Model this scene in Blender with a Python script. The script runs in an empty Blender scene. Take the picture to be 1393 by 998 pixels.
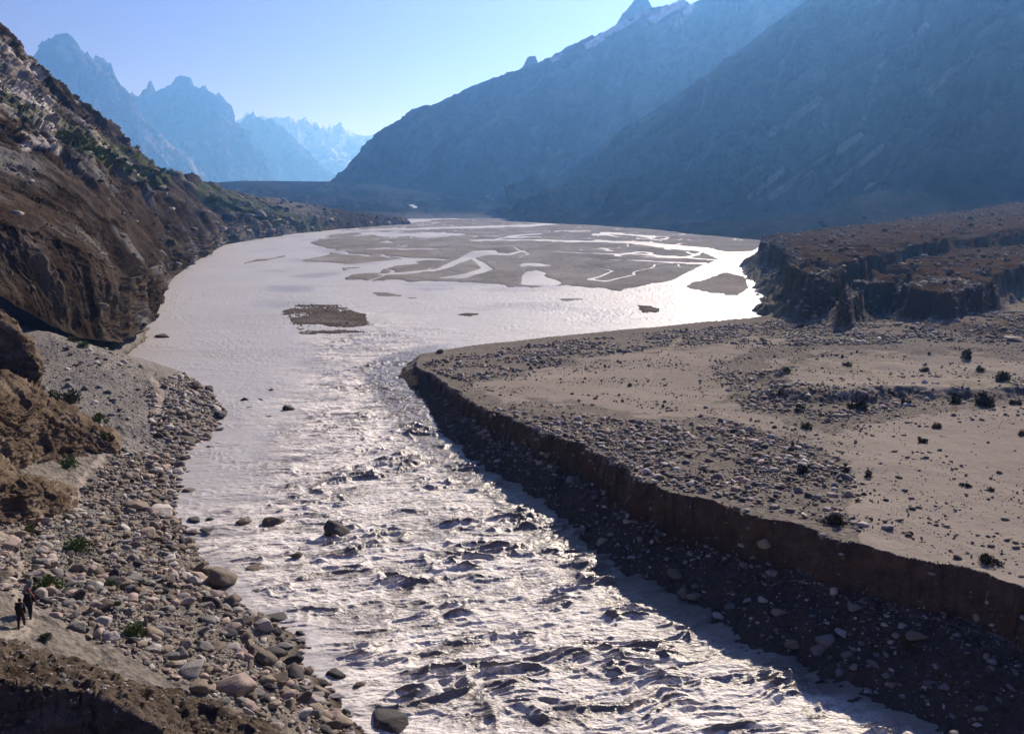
import bpy, bmesh, math, random
import numpy as np
from mathutils import Vector

rng = np.random.default_rng(7)
random.seed(7)
scene = bpy.context.scene
COL = scene.collection
f32 = np.float32

# ------------------------------------------------------------------ camera model (photo pixels 1393 x 998)
CAMZ = 28.0
FPX = 1250.0
CX, CY = 696.5, 499.0
PIT = math.radians(10.2)
CP, SP = math.cos(PIT), math.sin(PIT)

def ray(px, py):
    xc = (np.asarray(px, float) - CX) / FPX
    yc = (CY - np.asarray(py, float)) / FPX
    return xc, CP + yc * SP, -SP + yc * CP

def on_plane(px, py, z=0.0):
    """point of the level z that is seen at a photo position"""
    dx, dy, dz = ray(px, py)
    k = (np.asarray(z, float) - CAMZ) / dz
    return dx * k, dy * k

def at_range(px, py, r):
    """point at horizontal distance r that is seen at a photo position"""
    dx, dy, dz = ray(px, py)
    k = r / np.sqrt(dx * dx + dy * dy)
    return dx * k, dy * k, CAMZ + dz * k

def project(x, y, z):
    zz = z - CAMZ
    d = y * CP - zz * SP
    d = np.where(d < 0.1, 0.1, d)
    u = y * SP + zz * CP
    return CX + FPX * x / d, CY - FPX * u / d, d

# ------------------------------------------------------------------ noise
def _hash(ix, iy, iz, seed):
    h = ix * np.uint32(374761393) + iy * np.uint32(668265263) + iz * np.uint32(2246822519) + np.uint32((seed * 3266489917) & 0xffffffff)
    h = (h ^ (h >> np.uint32(13))) * np.uint32(1274126177)
    h = (h ^ (h >> np.uint32(15))) * np.uint32(2654435761)
    return ((h ^ (h >> np.uint32(16))) & np.uint32(0xffffff)).astype(f32) * f32(2.0 / 0xffffff) - f32(1)

def vnoise2(x, y, seed=0):
    x = np.asarray(x, dtype=np.float64); y = np.asarray(y, dtype=np.float64)
    fx = np.floor(x); fy = np.floor(y)
    ix = fx.astype(np.int64).astype(np.uint32); iy = fy.astype(np.int64).astype(np.uint32)
    tx = (x - fx).astype(f32); ty = (y - fy).astype(f32)
    tx = tx * tx * tx * (tx * (tx * 6 - 15) + 10); ty = ty * ty * ty * (ty * (ty * 6 - 15) + 10)
    z = np.uint32(0); o = np.uint32(1)
    a = _hash(ix, iy, z, seed); b = _hash(ix + o, iy, z, seed)
    c = _hash(ix, iy + o, z, seed); d = _hash(ix + o, iy + o, z, seed)
    a = a + (b - a) * tx; c = c + (d - c) * tx
    return a + (c - a) * ty

def vnoise3(x, y, z, seed=0):
    x = np.asarray(x, dtype=np.float64); y = np.asarray(y, dtype=np.float64); z = np.asarray(z, dtype=np.float64)
    fx = np.floor(x); fy = np.floor(y); fz = np.floor(z)
    ix = fx.astype(np.int64).astype(np.uint32); iy = fy.astype(np.int64).astype(np.uint32); iz = fz.astype(np.int64).astype(np.uint32)
    tx = (x - fx).astype(f32); ty = (y - fy).astype(f32); tz = (z - fz).astype(f32)
    tx = tx * tx * (3 - 2 * tx); ty = ty * ty * (3 - 2 * ty); tz = tz * tz * (3 - 2 * tz)
    o = np.uint32(1)
    r = []
    for k in (0, 1):
        zz = iz + np.uint32(k)
        a = _hash(ix, iy, zz, seed); b = _hash(ix + o, iy, zz, seed)
        c = _hash(ix, iy + o, zz, seed); d = _hash(ix + o, iy + o, zz, seed)
        a = a + (b - a) * tx; c = c + (d - c) * tx
        r.append(a + (c - a) * ty)
    return r[0] + (r[1] - r[0]) * tz

def fbm2(x, y, octv=4, seed=0, gain=0.5):
    s = 0; a = 1.0; t = 0
    for k in range(octv):
        s = s + a * vnoise2(x, y, seed + k); t += a
        x, y = (x * 1.6 + y * 1.2) + 17.3, (-x * 1.2 + y * 1.6) + 5.1
        a *= gain
    return s / t

def fbm3(x, y, z, octv=4, seed=0, gain=0.5):
    s = 0; a = 1.0; t = 0
    for k in range(octv):
        s = s + a * vnoise3(x, y, z, seed + k); t += a
        x, y, z = (x * 1.6 + y * 1.2) + 17.3, (-x * 1.2 + y * 1.6) + 5.1, z * 2.03 + 3.7
        a *= gain
    return s / t

def ridged3(x, y, z, octv=4, seed=0, gain=0.5):
    s = 0; a = 1.0; t = 0
    for k in range(octv):
        n = 1 - np.abs(vnoise3(x, y, z, seed + k)) * 1.6
        s = s + a * n; t += a
        x, y, z = (x * 1.6 + y * 1.2) + 7.3, (-x * 1.2 + y * 1.6) + 5.1, z * 2.03 + 3.7
        a *= gain
    return s / t

def bnoise(x, y, z, seed=0):
    o = [np.floor(np.asarray(v, dtype=np.float64)).astype(np.int64).astype(np.uint32) for v in (x, y, z)]
    return _hash(o[0], o[1], o[2], seed)

def ss(a, b, x):
    t = np.clip((x - a) / (b - a), 0, 1)
    return t * t * (3 - 2 * t)

# ------------------------------------------------------------------ distances
def seg_dist(x, y, pts, widths=None):
    best = np.full(x.shape, 1e9)
    for i in range(len(pts) - 1):
        ax, ay = pts[i]; bx, by = pts[i + 1]
        vx, vy = bx - ax, by - ay
        L = vx * vx + vy * vy + 1e-12
        t = np.clip(((x - ax) * vx + (y - ay) * vy) / L, 0, 1)
        d = np.hypot(x - ax - vx * t, y - ay - vy * t)
        if widths is not None:
            d = d - (widths[i] + (widths[i + 1] - widths[i]) * t)
        best = np.minimum(best, d)
    return best

def inside(x, y, poly):
    c = np.zeros(x.shape, bool)
    n = len(poly)
    for i in range(n):
        ax, ay = poly[i]; bx, by = poly[(i + 1) % n]
        if ay == by:
            continue
        m = ((ay > y) != (by > y)) & (x < (bx - ax) * (y - ay) / (by - ay) + ax)
        c ^= m
    return c

def sdf(x, y, poly, pad=None):
    """signed distance, positive inside; pad limits the work to the neighbourhood"""
    P = np.array(poly)
    out = np.full(x.shape, -1e6)
    if pad is not None:
        m = (x > P[:, 0].min() - pad) & (x < P[:, 0].max() + pad) & (y > P[:, 1].min() - pad) & (y < P[:, 1].max() + pad)
    else:
        m = np.ones(x.shape, bool)
    if not m.any():
        return out
    xm, ym = x[m], y[m]
    d = seg_dist(xm, ym, list(map(tuple, P)) + [tuple(P[0])])
    out[m] = np.where(inside(xm, ym, poly), d, -d)
    return out

def idw(x, y, ctrl, p=3.0):
    num = np.zeros(x.shape); den = np.zeros(x.shape)
    for (cx, cy, cz) in ctrl:
        w = 1.0 / (((x - cx) ** 2 + (y - cy) ** 2 + 4.0) ** (p / 2))
        num += w * cz; den += w
    return num / den

def wp(lst, z=None):
    out = []
    for t in lst:
        zz = t[2] if len(t) > 2 else (z or 0.0)
        a, b = on_plane(t[0], t[1], zz)
        out.append((float(a), float(b)) if z is not None or len(t) == 2 else (float(a), float(b), zz))
    return out

# ------------------------------------------------------------------ the ground's plan
LEFT_SHORE = [(545, 303), (430, 313), (310, 326), (240, 367), (200, 400), (183, 418), (205, 450), (200, 462), (165, 485), (215, 497),
              (255, 507), (290, 535), (308, 562), (275, 598), (245, 618), (235, 650), (240, 690), (258, 730), (285, 765), (290, 795),
              (320, 812), (370, 832), (408, 862), (415, 905), (442, 930), (466, 960), (497, 990), (530, 1045), (590, 1120), (700, 1290)]
left_poly = wp(LEFT_SHORE, 0) + [(5, 5), (-300, 5), (-1800, 500), (-1800, 1800)]
left_ctrl = wp([(32, 855, 7.5), (0, 740, 9), (100, 690, 7), (150, 610, 6), (200, 600, 3.5), (240, 660, .8), (300, 805, 1.0), (420, 900, .8),
                (200, 800, 3.0), (250, 900, 3.6), (150, 850, 5.2), (300, 560, .8), (220, 530, 3.6), (130, 500, 6), (60, 450, 8.5), (0, 405, 12.5),
                (190, 475, .8), (-100, 740, 14), (-150, 500, 17), (150, 470, 2.8), (210, 430, .8), (240, 370, .8), (350, 960, 3.2), (480, 980, .8), (0, 960, 8)])
TER_EDGE = [(1700, 905, 6.4), (1500, 850, 6.3), (1393, 803, 6.2), (1300, 765, 6), (1195, 748, 6), (1110, 724, 5.8), (1000, 690, 5.5), (900, 665, 5.2),
            (860, 645, 5), (780, 602, 4.6), (700, 575, 4.2), (640, 545, 3.5), (600, 517, 2.6), (566, 495, 1.6), (575, 482, .9), (640, 470, .7),
            (700, 464, .6), (800, 453, .6), (900, 444, .6), (1000, 434, .6), (1075, 427, .8), (1110, 410, 1.5)]
_t = wp(TER_EDGE)
ter_poly = [(a, b) for a, b, c in _t] + [(110, 330), (500, 330), (500, 20), (60, 20)]
ter_ctrl = _t + wp([(1150, 640, 5.5), (1344, 760, 6), (1250, 598, 5.5), (800, 520, 3.4), (950, 490, 3.0), (1100, 480, 3.3), (1300, 480, 4.0),
                    (1350, 432, 5), (1150, 432, 2.4), (1500, 600, 5.5), (720, 500, 2.4)])
MOUND = wp([(1030, 548), (1100, 557), (1165, 560), (1250, 553), (1340, 556), (1420, 548), (1460, 500), (1300, 476), (1150, 472), (1060, 496)], 4.0)
FAR_BLOCK = wp([(1040, 316), (1042, 324), (1073, 331), (1077, 341), (1083, 351), (1109, 361), (1135, 359), (1148, 348), (1200, 341), (1233, 334),
                (1290, 331), (1400, 326), (1700, 322), (1700, 296), (1393, 303), (1200, 309), (1060, 314)], 14.0)
NEAR_BLOCK = wp([(1148, 387), (1164, 375), (1216, 374), (1252, 382), (1291, 387), (1327, 380), (1359, 364), (1385, 357), (1500, 352), (1800, 350),
                 (1800, 322), (1340, 332), (1290, 337), (1248, 345), (1210, 358), (1175, 364)][::1], 11.5)
# plain and bars, in photo positions of the water level
PLAIN = [(396, 359), (440, 346), (462, 340), (420, 331), (412, 325), (430, 316), (545, 304), (600, 299), (700, 294), (900, 294), (1060, 306), (1045, 325), (1030, 338),
         (1018, 345), (957, 363), (893, 388), (872, 396), (800, 393), (740, 390), (660, 385), (597, 382), (575, 382), (520, 381), (472, 379),
         (515, 371), (530, 365), (548, 357), (505, 360), (468, 368), (462, 362), (440, 358), (420, 358)]
BARS = [[(932, 390), (988, 372), (1012, 376), (1015, 390), (1003, 401), (960, 398)],
        [(333, 358), (352, 353), (369, 350), (389, 347), (386, 350), (360, 356)],
        [(622, 428), (636, 426), (650, 427), (640, 430)],
        [(867, 416), (880, 417), (892, 423), (875, 424)],
        [(510, 399), (544, 401), (617, 411), (676, 420), (617, 413), (544, 404)],
        [(379, 428), (406, 414), (440, 415), (470, 418), (497, 428), (503, 440), (480, 444), (440, 441), (400, 441)],
        [(398, 444), (430, 446), (480, 447), (496, 452), (488, 459), (449, 460), (409, 455)],
        [(740, 408), (775, 403), (800, 409), (770, 412)]]
BAR_H = [.4, .25, .25, .3, .25, .22, .18, .08]
CHANNELS = [([(400, 326), (442, 318), (500, 313), (584, 310.5), (660, 308.5), (723, 307), (770, 302), (830, 299)], [3, 1.6, 1.3, 1.1, 1.5, 1.5, 1.6, .8]),
            ([(640, 326), (673, 326.5), (736, 327), (820, 328), (880, 332), (960, 340), (985, 348), (1023, 350)], [.5, .8, .9, 1.1, 2.2, 3.2, 5, 9]),
            ([(1023, 352), (975, 364), (930, 385), (900, 394), (860, 400)], [9, 8, 6, 8, 6]),
            ([(518, 373), (560, 370), (597, 367), (612, 362), (630, 353), (650, 345), (668, 342)], [1.2, 1.3, 1.6, 2.2, 2.5, 4.5, 3]),
            ([(600, 379), (634, 376), (663, 366), (650, 356), (640, 350)], [1, 2.6, 2.6, 1.5, 1]),
            ([(665, 345), (690, 345), (713, 341)], [2, 1.2, .8]),
            ([(498, 339), (560, 338), (620, 339)], [.4, .8, .3]),
            ([(673, 325.5), (700, 321), (736, 318)], [.5, 1.2, .7]), ([(690, 323), (735, 322.5)], [.6, .5]),
            ([(755, 315), (802, 314)], [.5, .7]), ([(806, 321), (822, 318), (840, 323)], [.6, 1.6, .5]),
            ([(913, 309), (938, 310.5)], [.5, .7]), ([(994, 312), (1010, 314), (1022, 321)], [.7, .6, 2.4]),
            ([(755, 342), (875, 346), (976, 354)], [.4, .5, .8]), ([(799, 352), (900, 355), (960, 357)], [.3, .5, .9]),
            ([(700, 337), (720, 345), (700, 352)], [.3, .5, .3]),
            ([(545, 388), (600, 387), (700, 390)], [0.1, .1, .1])]
GROUND_SCALE = 1.0

def left_sd(x, y):
    return sdf(x, y, left_poly)

def ground_h(x, y, full=True):
    """height of the ground over the water level"""
    shp = x.shape
    x = x.ravel().astype(float); y = y.ravel().astype(float)
    r = np.hypot(x, y)
    px, py, _ = project(x, y, np.zeros_like(x))
    h = np.full(x.shape, -0.8)
    n_big = fbm2(x / 9.0, y / 9.0, 4, 11)
    n_mid = fbm2(x / 1.7, y / 1.7, 4, 23, .6)
    n_fine = fbm2(x / .35, y / .35, 3, 31, .6)
    # --- plain and bars
    m = (r > 200) & (r < 4500)
    if m.any():
        X, Y = px[m], py[m]
        wob = fbm2(x[m] / 22, y[m] / 60, 4, 5)
        scale = np.clip((Y - 274) / 60, .25, 2.0)
        wob = wob + .5 * fbm2(x[m] / 7, y[m] / 16, 3, 6)
        d = sdf(X, Y, PLAIN, 40) + wob * 2.8 * scale
        d = np.where(Y < 296, np.maximum(d, 3), d)
        for pts, w in CHANNELS:
            mm = (X > min(p[0] for p in pts) - 15) & (X < max(p[0] for p in pts) + 15)
            if mm.any():
                dc = np.full(X.shape, 1e3)
                # channels lie flat: measure the distance across them in the plane, not along the view
                dc[mm] = seg_dist(X[mm] * .35, Y[mm] + wob[mm] * 1.6 * scale[mm], [(a * .35, b) for a, b in pts], w)
                d = np.minimum(d, dc)
        wv = .45 * fbm2(x[m] / 50, y[m] / 90, 3, 180)
        for sd_, sx, sy, wd in ((181, 120, 210, .030), (185, 70, 150, .026), (189, 200, 300, .035)):
            nn_ = np.abs(fbm2(x[m] / sx + wv, y[m] / sy + wv, 3, sd_, .45))
            wth = wd * (.55 + 1.3 * ss(700, 450, X)) * (.6 + .5 * vnoise2(x[m] / 150, y[m] / 150, sd_ + 3))
            d = np.where((d > 0) & (Y > 297), np.minimum(d, (nn_ - wth) * 38), d)
        # small puddles and old side channels
        pud = fbm2(x[m] / 40 + 9, y[m] / 130, 4, 77)
        d = np.where((pud > .42) & (d > 0) & (Y > 299), np.minimum(d, (.46 - pud) * 25), d)
        e = np.clip(d / (1.2 * scale), -1, 1)
        hp = np.where(e > 0, .03 + .36 * np.sqrt(np.clip(e, 0, 1)) + .13 * wob, -.6 * np.clip(-e, 0, 1) - .02)
        for b, bh in zip(BARS, BAR_H):
            db = sdf(X, Y, b, 12) + wob * 2.6 * scale
            hb = bh * ss(-1.6 * scale, 2.6 * scale, db) - .07 + .16 * fbm2(x[m] / 9, y[m] / 7, 4, 66) * (Y > 405)
            hp = np.where(db > -2, np.maximum(hp, hb), hp)
        hp = np.where(Y < 300, np.maximum(hp, .3), hp) if False else hp
        h[m] = np.maximum(h[m], hp + (n_mid[m] * .05) + .07 * fbm2(x[m] / 14, y[m] / 5, 4, 67))
    # --- left bank
    dl = sdf(x, y, left_poly) + n_big * 1.2 + n_mid * .5
    zl = idw(x, y, left_ctrl)
    g = np.minimum(dl * .42, zl) + .15 * n_big * np.clip(dl / 4, 0, 1)
    g = np.where(dl > 0, g, dl * .3)
    g = g + np.clip(dl, 0, 1) * (.16 * n_mid + .05 * n_fine)
    h = np.where(dl > -3, np.maximum(h, g), h)
    # --- right terrace
    zt = idw(x, y, ter_ctrl)
    flute = fbm2(x / 3.2, y / 3.2, 5, 41, .62) + .10 * bnoise(x / 1.1 + .5 * n_mid, y / 1.1, 0 * x, 43) + .25 * n_mid
    dt = sdf(x, y, ter_poly) + flute * np.clip(zt / 4, .15, 1) * 1.3
    top = zt + .22 * n_big + .05 * n_mid + .02 * n_fine
    # mound with a cobbled scarp towards the camera
    mx, my = on_plane(1220, 512, 4.0)
    ms = sdf(x, y, MOUND, 6) + 1.2 * n_mid
    top = top + np.where(ms > -1.5, (1.25 + .5 * n_big) * ss(-1.2, 3.0, ms + .8 * n_mid) * (1 - .75 * ss(2, 26, ms)), 0)
    o = -dt
    c = np.clip(zt - 1.0, 0, 4.2) * .72
    side = zt - c * ss(0, .7, o) - np.clip(o - .35, 0, None) * (.56 - .15 * ss(5.3, 6.1, zt) + .1 * n_big) + (.22 * n_mid + .07 * n_fine) * np.clip(o, 0, 1)
    g = np.where(dt > 0, top, side)
    h = np.where(dt > -14, np.maximum(h, g), h)
    # --- plateau blocks
    for poly, z0, rise, seed in ((FAR_BLOCK, 12.9, .03, 51), (NEAR_BLOCK, 10.6, .01, 61)):
        fl = fbm2(x / 13.0, y / 13.0, 5, seed, .66)
        db = sdf(x, y, poly, 40) + fl * 4.0 + .45 * n_mid
        er = np.abs(fbm2(x / 16, y / 22, 3, seed + 8)); gul_ = (1 - ss(.0, .2, er)) * ss(30, 2, db)
        zz = z0 - 2.2 * gul_ - .8 * ss(6, 0, db) + np.clip(r - 230, 0, 500) * rise * np.clip((px - 1060) / 300, 0, 1.4) + .7 * n_big + .8 * fbm2(x / 18, y / 9, 4, seed + 5) + .25 * n_mid
        o = -db
        cl = np.where(poly is NEAR_BLOCK, 5.0, 6.0)
        sd = zz - cl * ss(0, 1.6, o) - np.clip(o - 1.2, 0, None) * .78 + n_mid * .4
        g = np.where(db > 0, zz, sd)
        h = np.where(db > -30, np.maximum(h, g), h)
    return h.reshape(shp)

# ------------------------------------------------------------------ mesh helpers
def mesh_from_arrays(name, V, F, smooth=True):
    """V (n,3), F (m,k) with k = 3 or 4"""
    me = bpy.data.meshes.new(name)
    n, k = len(V), F.shape[1]
    me.vertices.add(n)
    me.vertices.foreach_set('co', np.ascontiguousarray(V, dtype=f32).ravel())
    me.loops.add(F.size)
    me.loops.foreach_set('vertex_index', np.ascontiguousarray(F, dtype=np.int32).ravel())
    me.polygons.add(len(F))
    me.polygons.foreach_set('loop_start', np.arange(0, F.size, k, dtype=np.int32))
    me.polygons.foreach_set('use_smooth', np.full(len(F), smooth))
    me.update(calc_edges=True)
    return me

def grid_faces(nr, nc):
    i = np.arange((nr - 1) * (nc - 1))
    a = (i // (nc - 1)) * nc + i % (nc - 1)
    return np.stack([a, a + 1, a + nc + 1, a + nc], 1)

def color_attr(me, name, rgb):
    at = me.attributes.new(name, 'FLOAT_COLOR', 'POINT')
    c = np.ones((len(rgb), 4), f32); c[:, :rgb.shape[1]] = rgb
    at.data.foreach_set('color', c.ravel())

def link(name, me, mat=None, parent=None, label=None, cat=None, group=None, kind=None):
    o = bpy.data.objects.new(name, me)
    COL.objects.link(o)
    if me is not None and mat is not None and len(me.materials) == 0:
        me.materials.append(mat)
    if parent is not None:
        o.parent = parent
    tag(o, label, cat, group, kind)
    return o

def tag(o, label=None, cat=None, group=None, kind=None):
    if label: o['label'] = label
    if cat: o['category'] = cat
    if group: o['group'] = group
    if kind: o['kind'] = kind

PICK = []            # (px, py, depth, xyz) of every ground sheet, to stand things on the ground

def remember(P):
    P = P.reshape(-1, 3)
    a, b, d = project(P[:, 0], P[:, 1], P[:, 2])
    m = (a > -120) & (a < 1520) & (b > -60) & (b < 1100)
    PICK.append((a[m].astype(f32), b[m].astype(f32), d[m].astype(f32), P[m].astype(f32)))

def pick(px, py, tol=2.2):
    best = None
    for a, b, d, P in PICK:
        m = np.nonzero((np.abs(a - px) < tol) & (np.abs(b - py) < tol))[0]
        if len(m):
            j = m[np.argmin(d[m])]
            if best is None or d[j] < best[1]:
                best = (P[j], d[j])
    if best is None:
        return pick(px, py, tol * 2) if tol < 40 else (None, None)
    return Vector([float(v) for v in best[0]]), float(best[1])

def grid_normals(P):
    du = np.gradient(P, axis=1); dv = np.gradient(P, axis=0)
    n = np.cross(du, dv)
    n /= np.linalg.norm(n, axis=2, keepdims=True) + 1e-9
    s = np.sign((n * (np.array([0, 0, CAMZ]) - P)).sum(2, keepdims=True)) if False else np.sign(n[..., 2:3] + 1e-6)
    return n * s

def sheet(xs, table, rows, back=1.25, back_drop=.75, nback=40, ease=True):
    """a slope seen from the valley: table = list of (xk, [(y, r), ...]) from its foot to its crest, then it falls away behind"""
    def foot_y(xk_, r_):
        lo_, hi_ = 275.0, 1400.0                      # where the level z = -2 is seen at that range
        for _ in range(40):
            m_ = (lo_ + hi_) / 2; a_, b_ = on_plane(xk_, m_, -2.0)
            if math.hypot(a_, b_) > r_: lo_ = m_
            else: hi_ = m_
        return lo_
    table = [(x_, [(foot_y(x_, r_) if y_ is None else y_, r_) for y_, r_ in kn]) for x_, kn in table]
    xk = np.array([t[0] for t in table], float)
    nk = len(table[0][1])
    Y = np.stack([np.interp(xs, xk, [t[1][k][0] for t in table]) for k in range(nk)])
    R = np.stack([np.interp(xs, xk, [t[1][k][1] for t in table]) for k in range(nk)])
    out = []
    for k in range(nk - 1):
        n = rows[k]
        for t in np.linspace(0, 1, n, endpoint=(k == nk - 2)):
            y = Y[k] + (Y[k + 1] - Y[k]) * t
            r = np.exp(np.log(R[k]) + (np.log(R[k + 1]) - np.log(R[k])) * t)
            out.append(np.stack(at_range(xs, y, r), 1))
    top = out[-1]
    z0 = out[0][:, 2]
    for t in np.linspace(0, 1, nback + 1)[1:]:
        q = top.copy()
        q[:, :2] *= 1 + (back - 1) * t
        q[:, 2] = top[:, 2] + (z0 - top[:, 2]) * back_drop * t ** 1.3
        out.append(q)
    return np.array(out)

# ------------------------------------------------------------------ materials
def nt(mat):
    mat.use_nodes = True
    t = mat.node_tree
    t.nodes.clear()
    out = t.nodes.new('ShaderNodeOutputMaterial')
    b = t.nodes.new('ShaderNodeBsdfPrincipled')
    t.links.new(b.outputs[0], out.inputs[0])
    return t, b

class N:
    def __init__(s, name):
        s.m = bpy.data.materials.new(name); s.t, s.b = nt(s.m)
    def new(s, typ, **kw):
        n = s.t.nodes.new(typ)
        for k, v in kw.items(): setattr(n, k, v)
        return n
    def lk(s, a, b): s.t.links.new(a, b)
    def pos(s, scale=1.0, stretch=None):
        g = s.new('ShaderNodeNewGeometry')
        mp = s.new('ShaderNodeMapping')
        mp.inputs['Scale'].default_value = stretch or (scale,) * 3
        s.lk(g.outputs['Position'], mp.inputs['Vector'])
        return mp.outputs[0]
    def objpos(s, scale=1.0):
        g = s.new('ShaderNodeTexCoord')
        mp = s.new('ShaderNodeMapping'); mp.inputs['Scale'].default_value = (scale,) * 3
        s.lk(g.outputs['Object'], mp.inputs['Vector'])
        return mp.outputs[0]
    def noise(s, vec, scale, detail=5, rough=.6):
        n = s.new('ShaderNodeTexNoise'); n.inputs['Scale'].default_value = scale
        n.inputs['Detail'].default_value = detail; n.inputs['Roughness'].default_value = rough
        s.lk(vec, n.inputs['Vector']); return n.outputs['Fac']
    def voro(s, vec, scale, feature='F1', out='Distance'):
        n = s.new('ShaderNodeTexVoronoi', feature=feature); n.inputs['Scale'].default_value = scale
        s.lk(vec, n.inputs['Vector']); return n.outputs[out]
    def ramp(s, fac, stops):
        n = s.new('ShaderNodeValToRGB'); e = n.color_ramp.elements
        while len(e) < len(stops): e.new(.5)
        for el, (p, c) in zip(e, stops):
            el.position = p; el.color = (c, c, c, 1) if isinstance(c, (int, float)) else (*c, 1)
        s.lk(fac, n.inputs[0]); return n.outputs[0]
    def mix(s, fac, a, b, mode='MIX'):
        n = s.new('ShaderNodeMix', data_type='RGBA', blend_type=mode)
        for v, i in ((fac, 0), (a, 6), (b, 7)):
            if hasattr(v, 'is_output'): s.lk(v, n.inputs[i])
            elif i == 0: n.inputs[0].default_value = v
            else: n.inputs[i].default_value = (*v, 1)
        return n.outputs[2]
    def math(s, op, a, b=0.0):
        n = s.new('ShaderNodeMath', operation=op)
        for v, i in ((a, 0), (b, 1)):
            if hasattr(v, 'is_output'): s.lk(v, n.inputs[i])
            else: n.inputs[i].default_value = v
        return n.outputs[0]
    def attr(s, name):
        n = s.new('ShaderNodeAttribute'); n.attribute_name = name
        sep = s.new('ShaderNodeSeparateColor'); s.lk(n.outputs['Color'], sep.inputs[0])
        return n.outputs['Color'], sep.outputs[0], sep.outputs[1], sep.outputs[2]
    def bump(s, h, dist, strength=1.0, prev=None):
        n = s.new('ShaderNodeBump'); n.inputs['Distance'].default_value = dist; n.inputs['Strength'].default_value = strength
        s.lk(h, n.inputs['Height'])
        if prev is not None: s.lk(prev, n.inputs['Normal'])
        return n.outputs[0]
    def done(s, col=None, rough=.9, normal=None, spec=.2):
        if col is not None:
            if hasattr(col, 'is_output'): s.lk(col, s.b.inputs['Base Color'])
            else: s.b.inputs['Base Color'].default_value = (*col, 1)
        if hasattr(rough, 'is_output'): s.lk(rough, s.b.inputs['Roughness'])
        else: s.b.inputs['Roughness'].default_value = rough
        s.b.inputs['Specular IOR Level'].default_value = spec
        if normal is not None: s.lk(normal, s.b.inputs['Normal'])
        return s.m

def ground_material():
    k = N('ground_earth')
    p = k.pos(1)
    _, sand, path, green = k.attr('zone')
    _, earth, wet, rock = k.attr('zone2')
    big = k.noise(p, .06, 6); mid = k.noise(p, .9, 6); fine = k.noise(p, 7, 5, .7)
    stones = k.voro(p, 3.2, out='Color')
    sepv = k.new('ShaderNodeSeparateColor'); k.lk(stones, sepv.inputs[0])
    gravel = k.mix(sepv.outputs[0], (.09, .08, .068), (.26, .228, .19))
    gravel = k.mix(k.ramp(mid, [(.35, 0), (.7, 1)]), gravel, (.175, .152, .126))
    sandc = k.mix(k.ramp(big, [(.3, 0), (.7, 1)]), (.245, .212, .176), (.325, .28, .23))
    sandc = k.mix(k.ramp(fine, [(.3, 0), (.8, .6)]), sandc, (.15, .13, .11))
    spk = k.voro(p, 2.2); sp2 = k.noise(p, 2.6, 6, .8)
    sandc = k.mix(k.ramp(sp2, [(.30, .75), (.42, 0)]), sandc, (.10, .09, .078))
    sandc = k.mix(k.ramp(sp2, [(.60, 0), (.72, .5)]), sandc, (.33, .29, .24))
    sandc = k.mix(k.ramp(mid, [(.55, 0), (.75, .35)]), sandc, (.20, .175, .15))
    sandf = k.math('ADD', sand, k.math('MULTIPLY', k.math('SUBTRACT', mid, .5), .6))
    sandf = k.ramp(sandf, [(.35, 0), (.65, 1)])
    c = k.mix(sandf, gravel, sandc)
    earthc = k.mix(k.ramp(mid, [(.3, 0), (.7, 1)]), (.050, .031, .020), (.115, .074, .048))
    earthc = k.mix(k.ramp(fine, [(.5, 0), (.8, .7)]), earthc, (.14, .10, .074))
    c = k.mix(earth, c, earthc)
    c = k.mix(k.math('MULTIPLY', rock, k.ramp(mid, [(.3, .5), (.6, 1)])), c, k.mix(k.ramp(k.math('ADD', k.math('MULTIPLY', k.noise(k.pos(1, (.035, .016, .05)), 1.0, 9, .72), .75), k.math('MULTIPLY', mid, .3)), [(.38, 0), (.64, 1)]), (.13, .127, .126), (.38, .37, .355)))
    c = k.mix(path, c, (.31, .265, .215))
    c = k.mix(k.math('MULTIPLY', green, k.ramp(mid, [(.4, 0), (.6, 1)])), c, (.10, .11, .045))
    c = k.mix(k.math('MULTIPLY', wet, .75), c, (.046, .029, .020))  # damp shore, painted talus shade and darker plateau earth share this mix
    h = k.math('ADD', k.math('MULTIPLY', fine, .5), k.math('MULTIPLY', k.voro(p, 3.2), .6))
    smooth = k.math('SUBTRACT', 1.0, k.math('MULTIPLY', sandf, .8))
    n = k.new('ShaderNodeBump'); n.inputs['Distance'].default_value = .16
    k.lk(smooth, n.inputs['Strength']); k.lk(h, n.inputs['Height'])
    return k.done(c, 1.0, n.outputs[0], 0)

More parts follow.
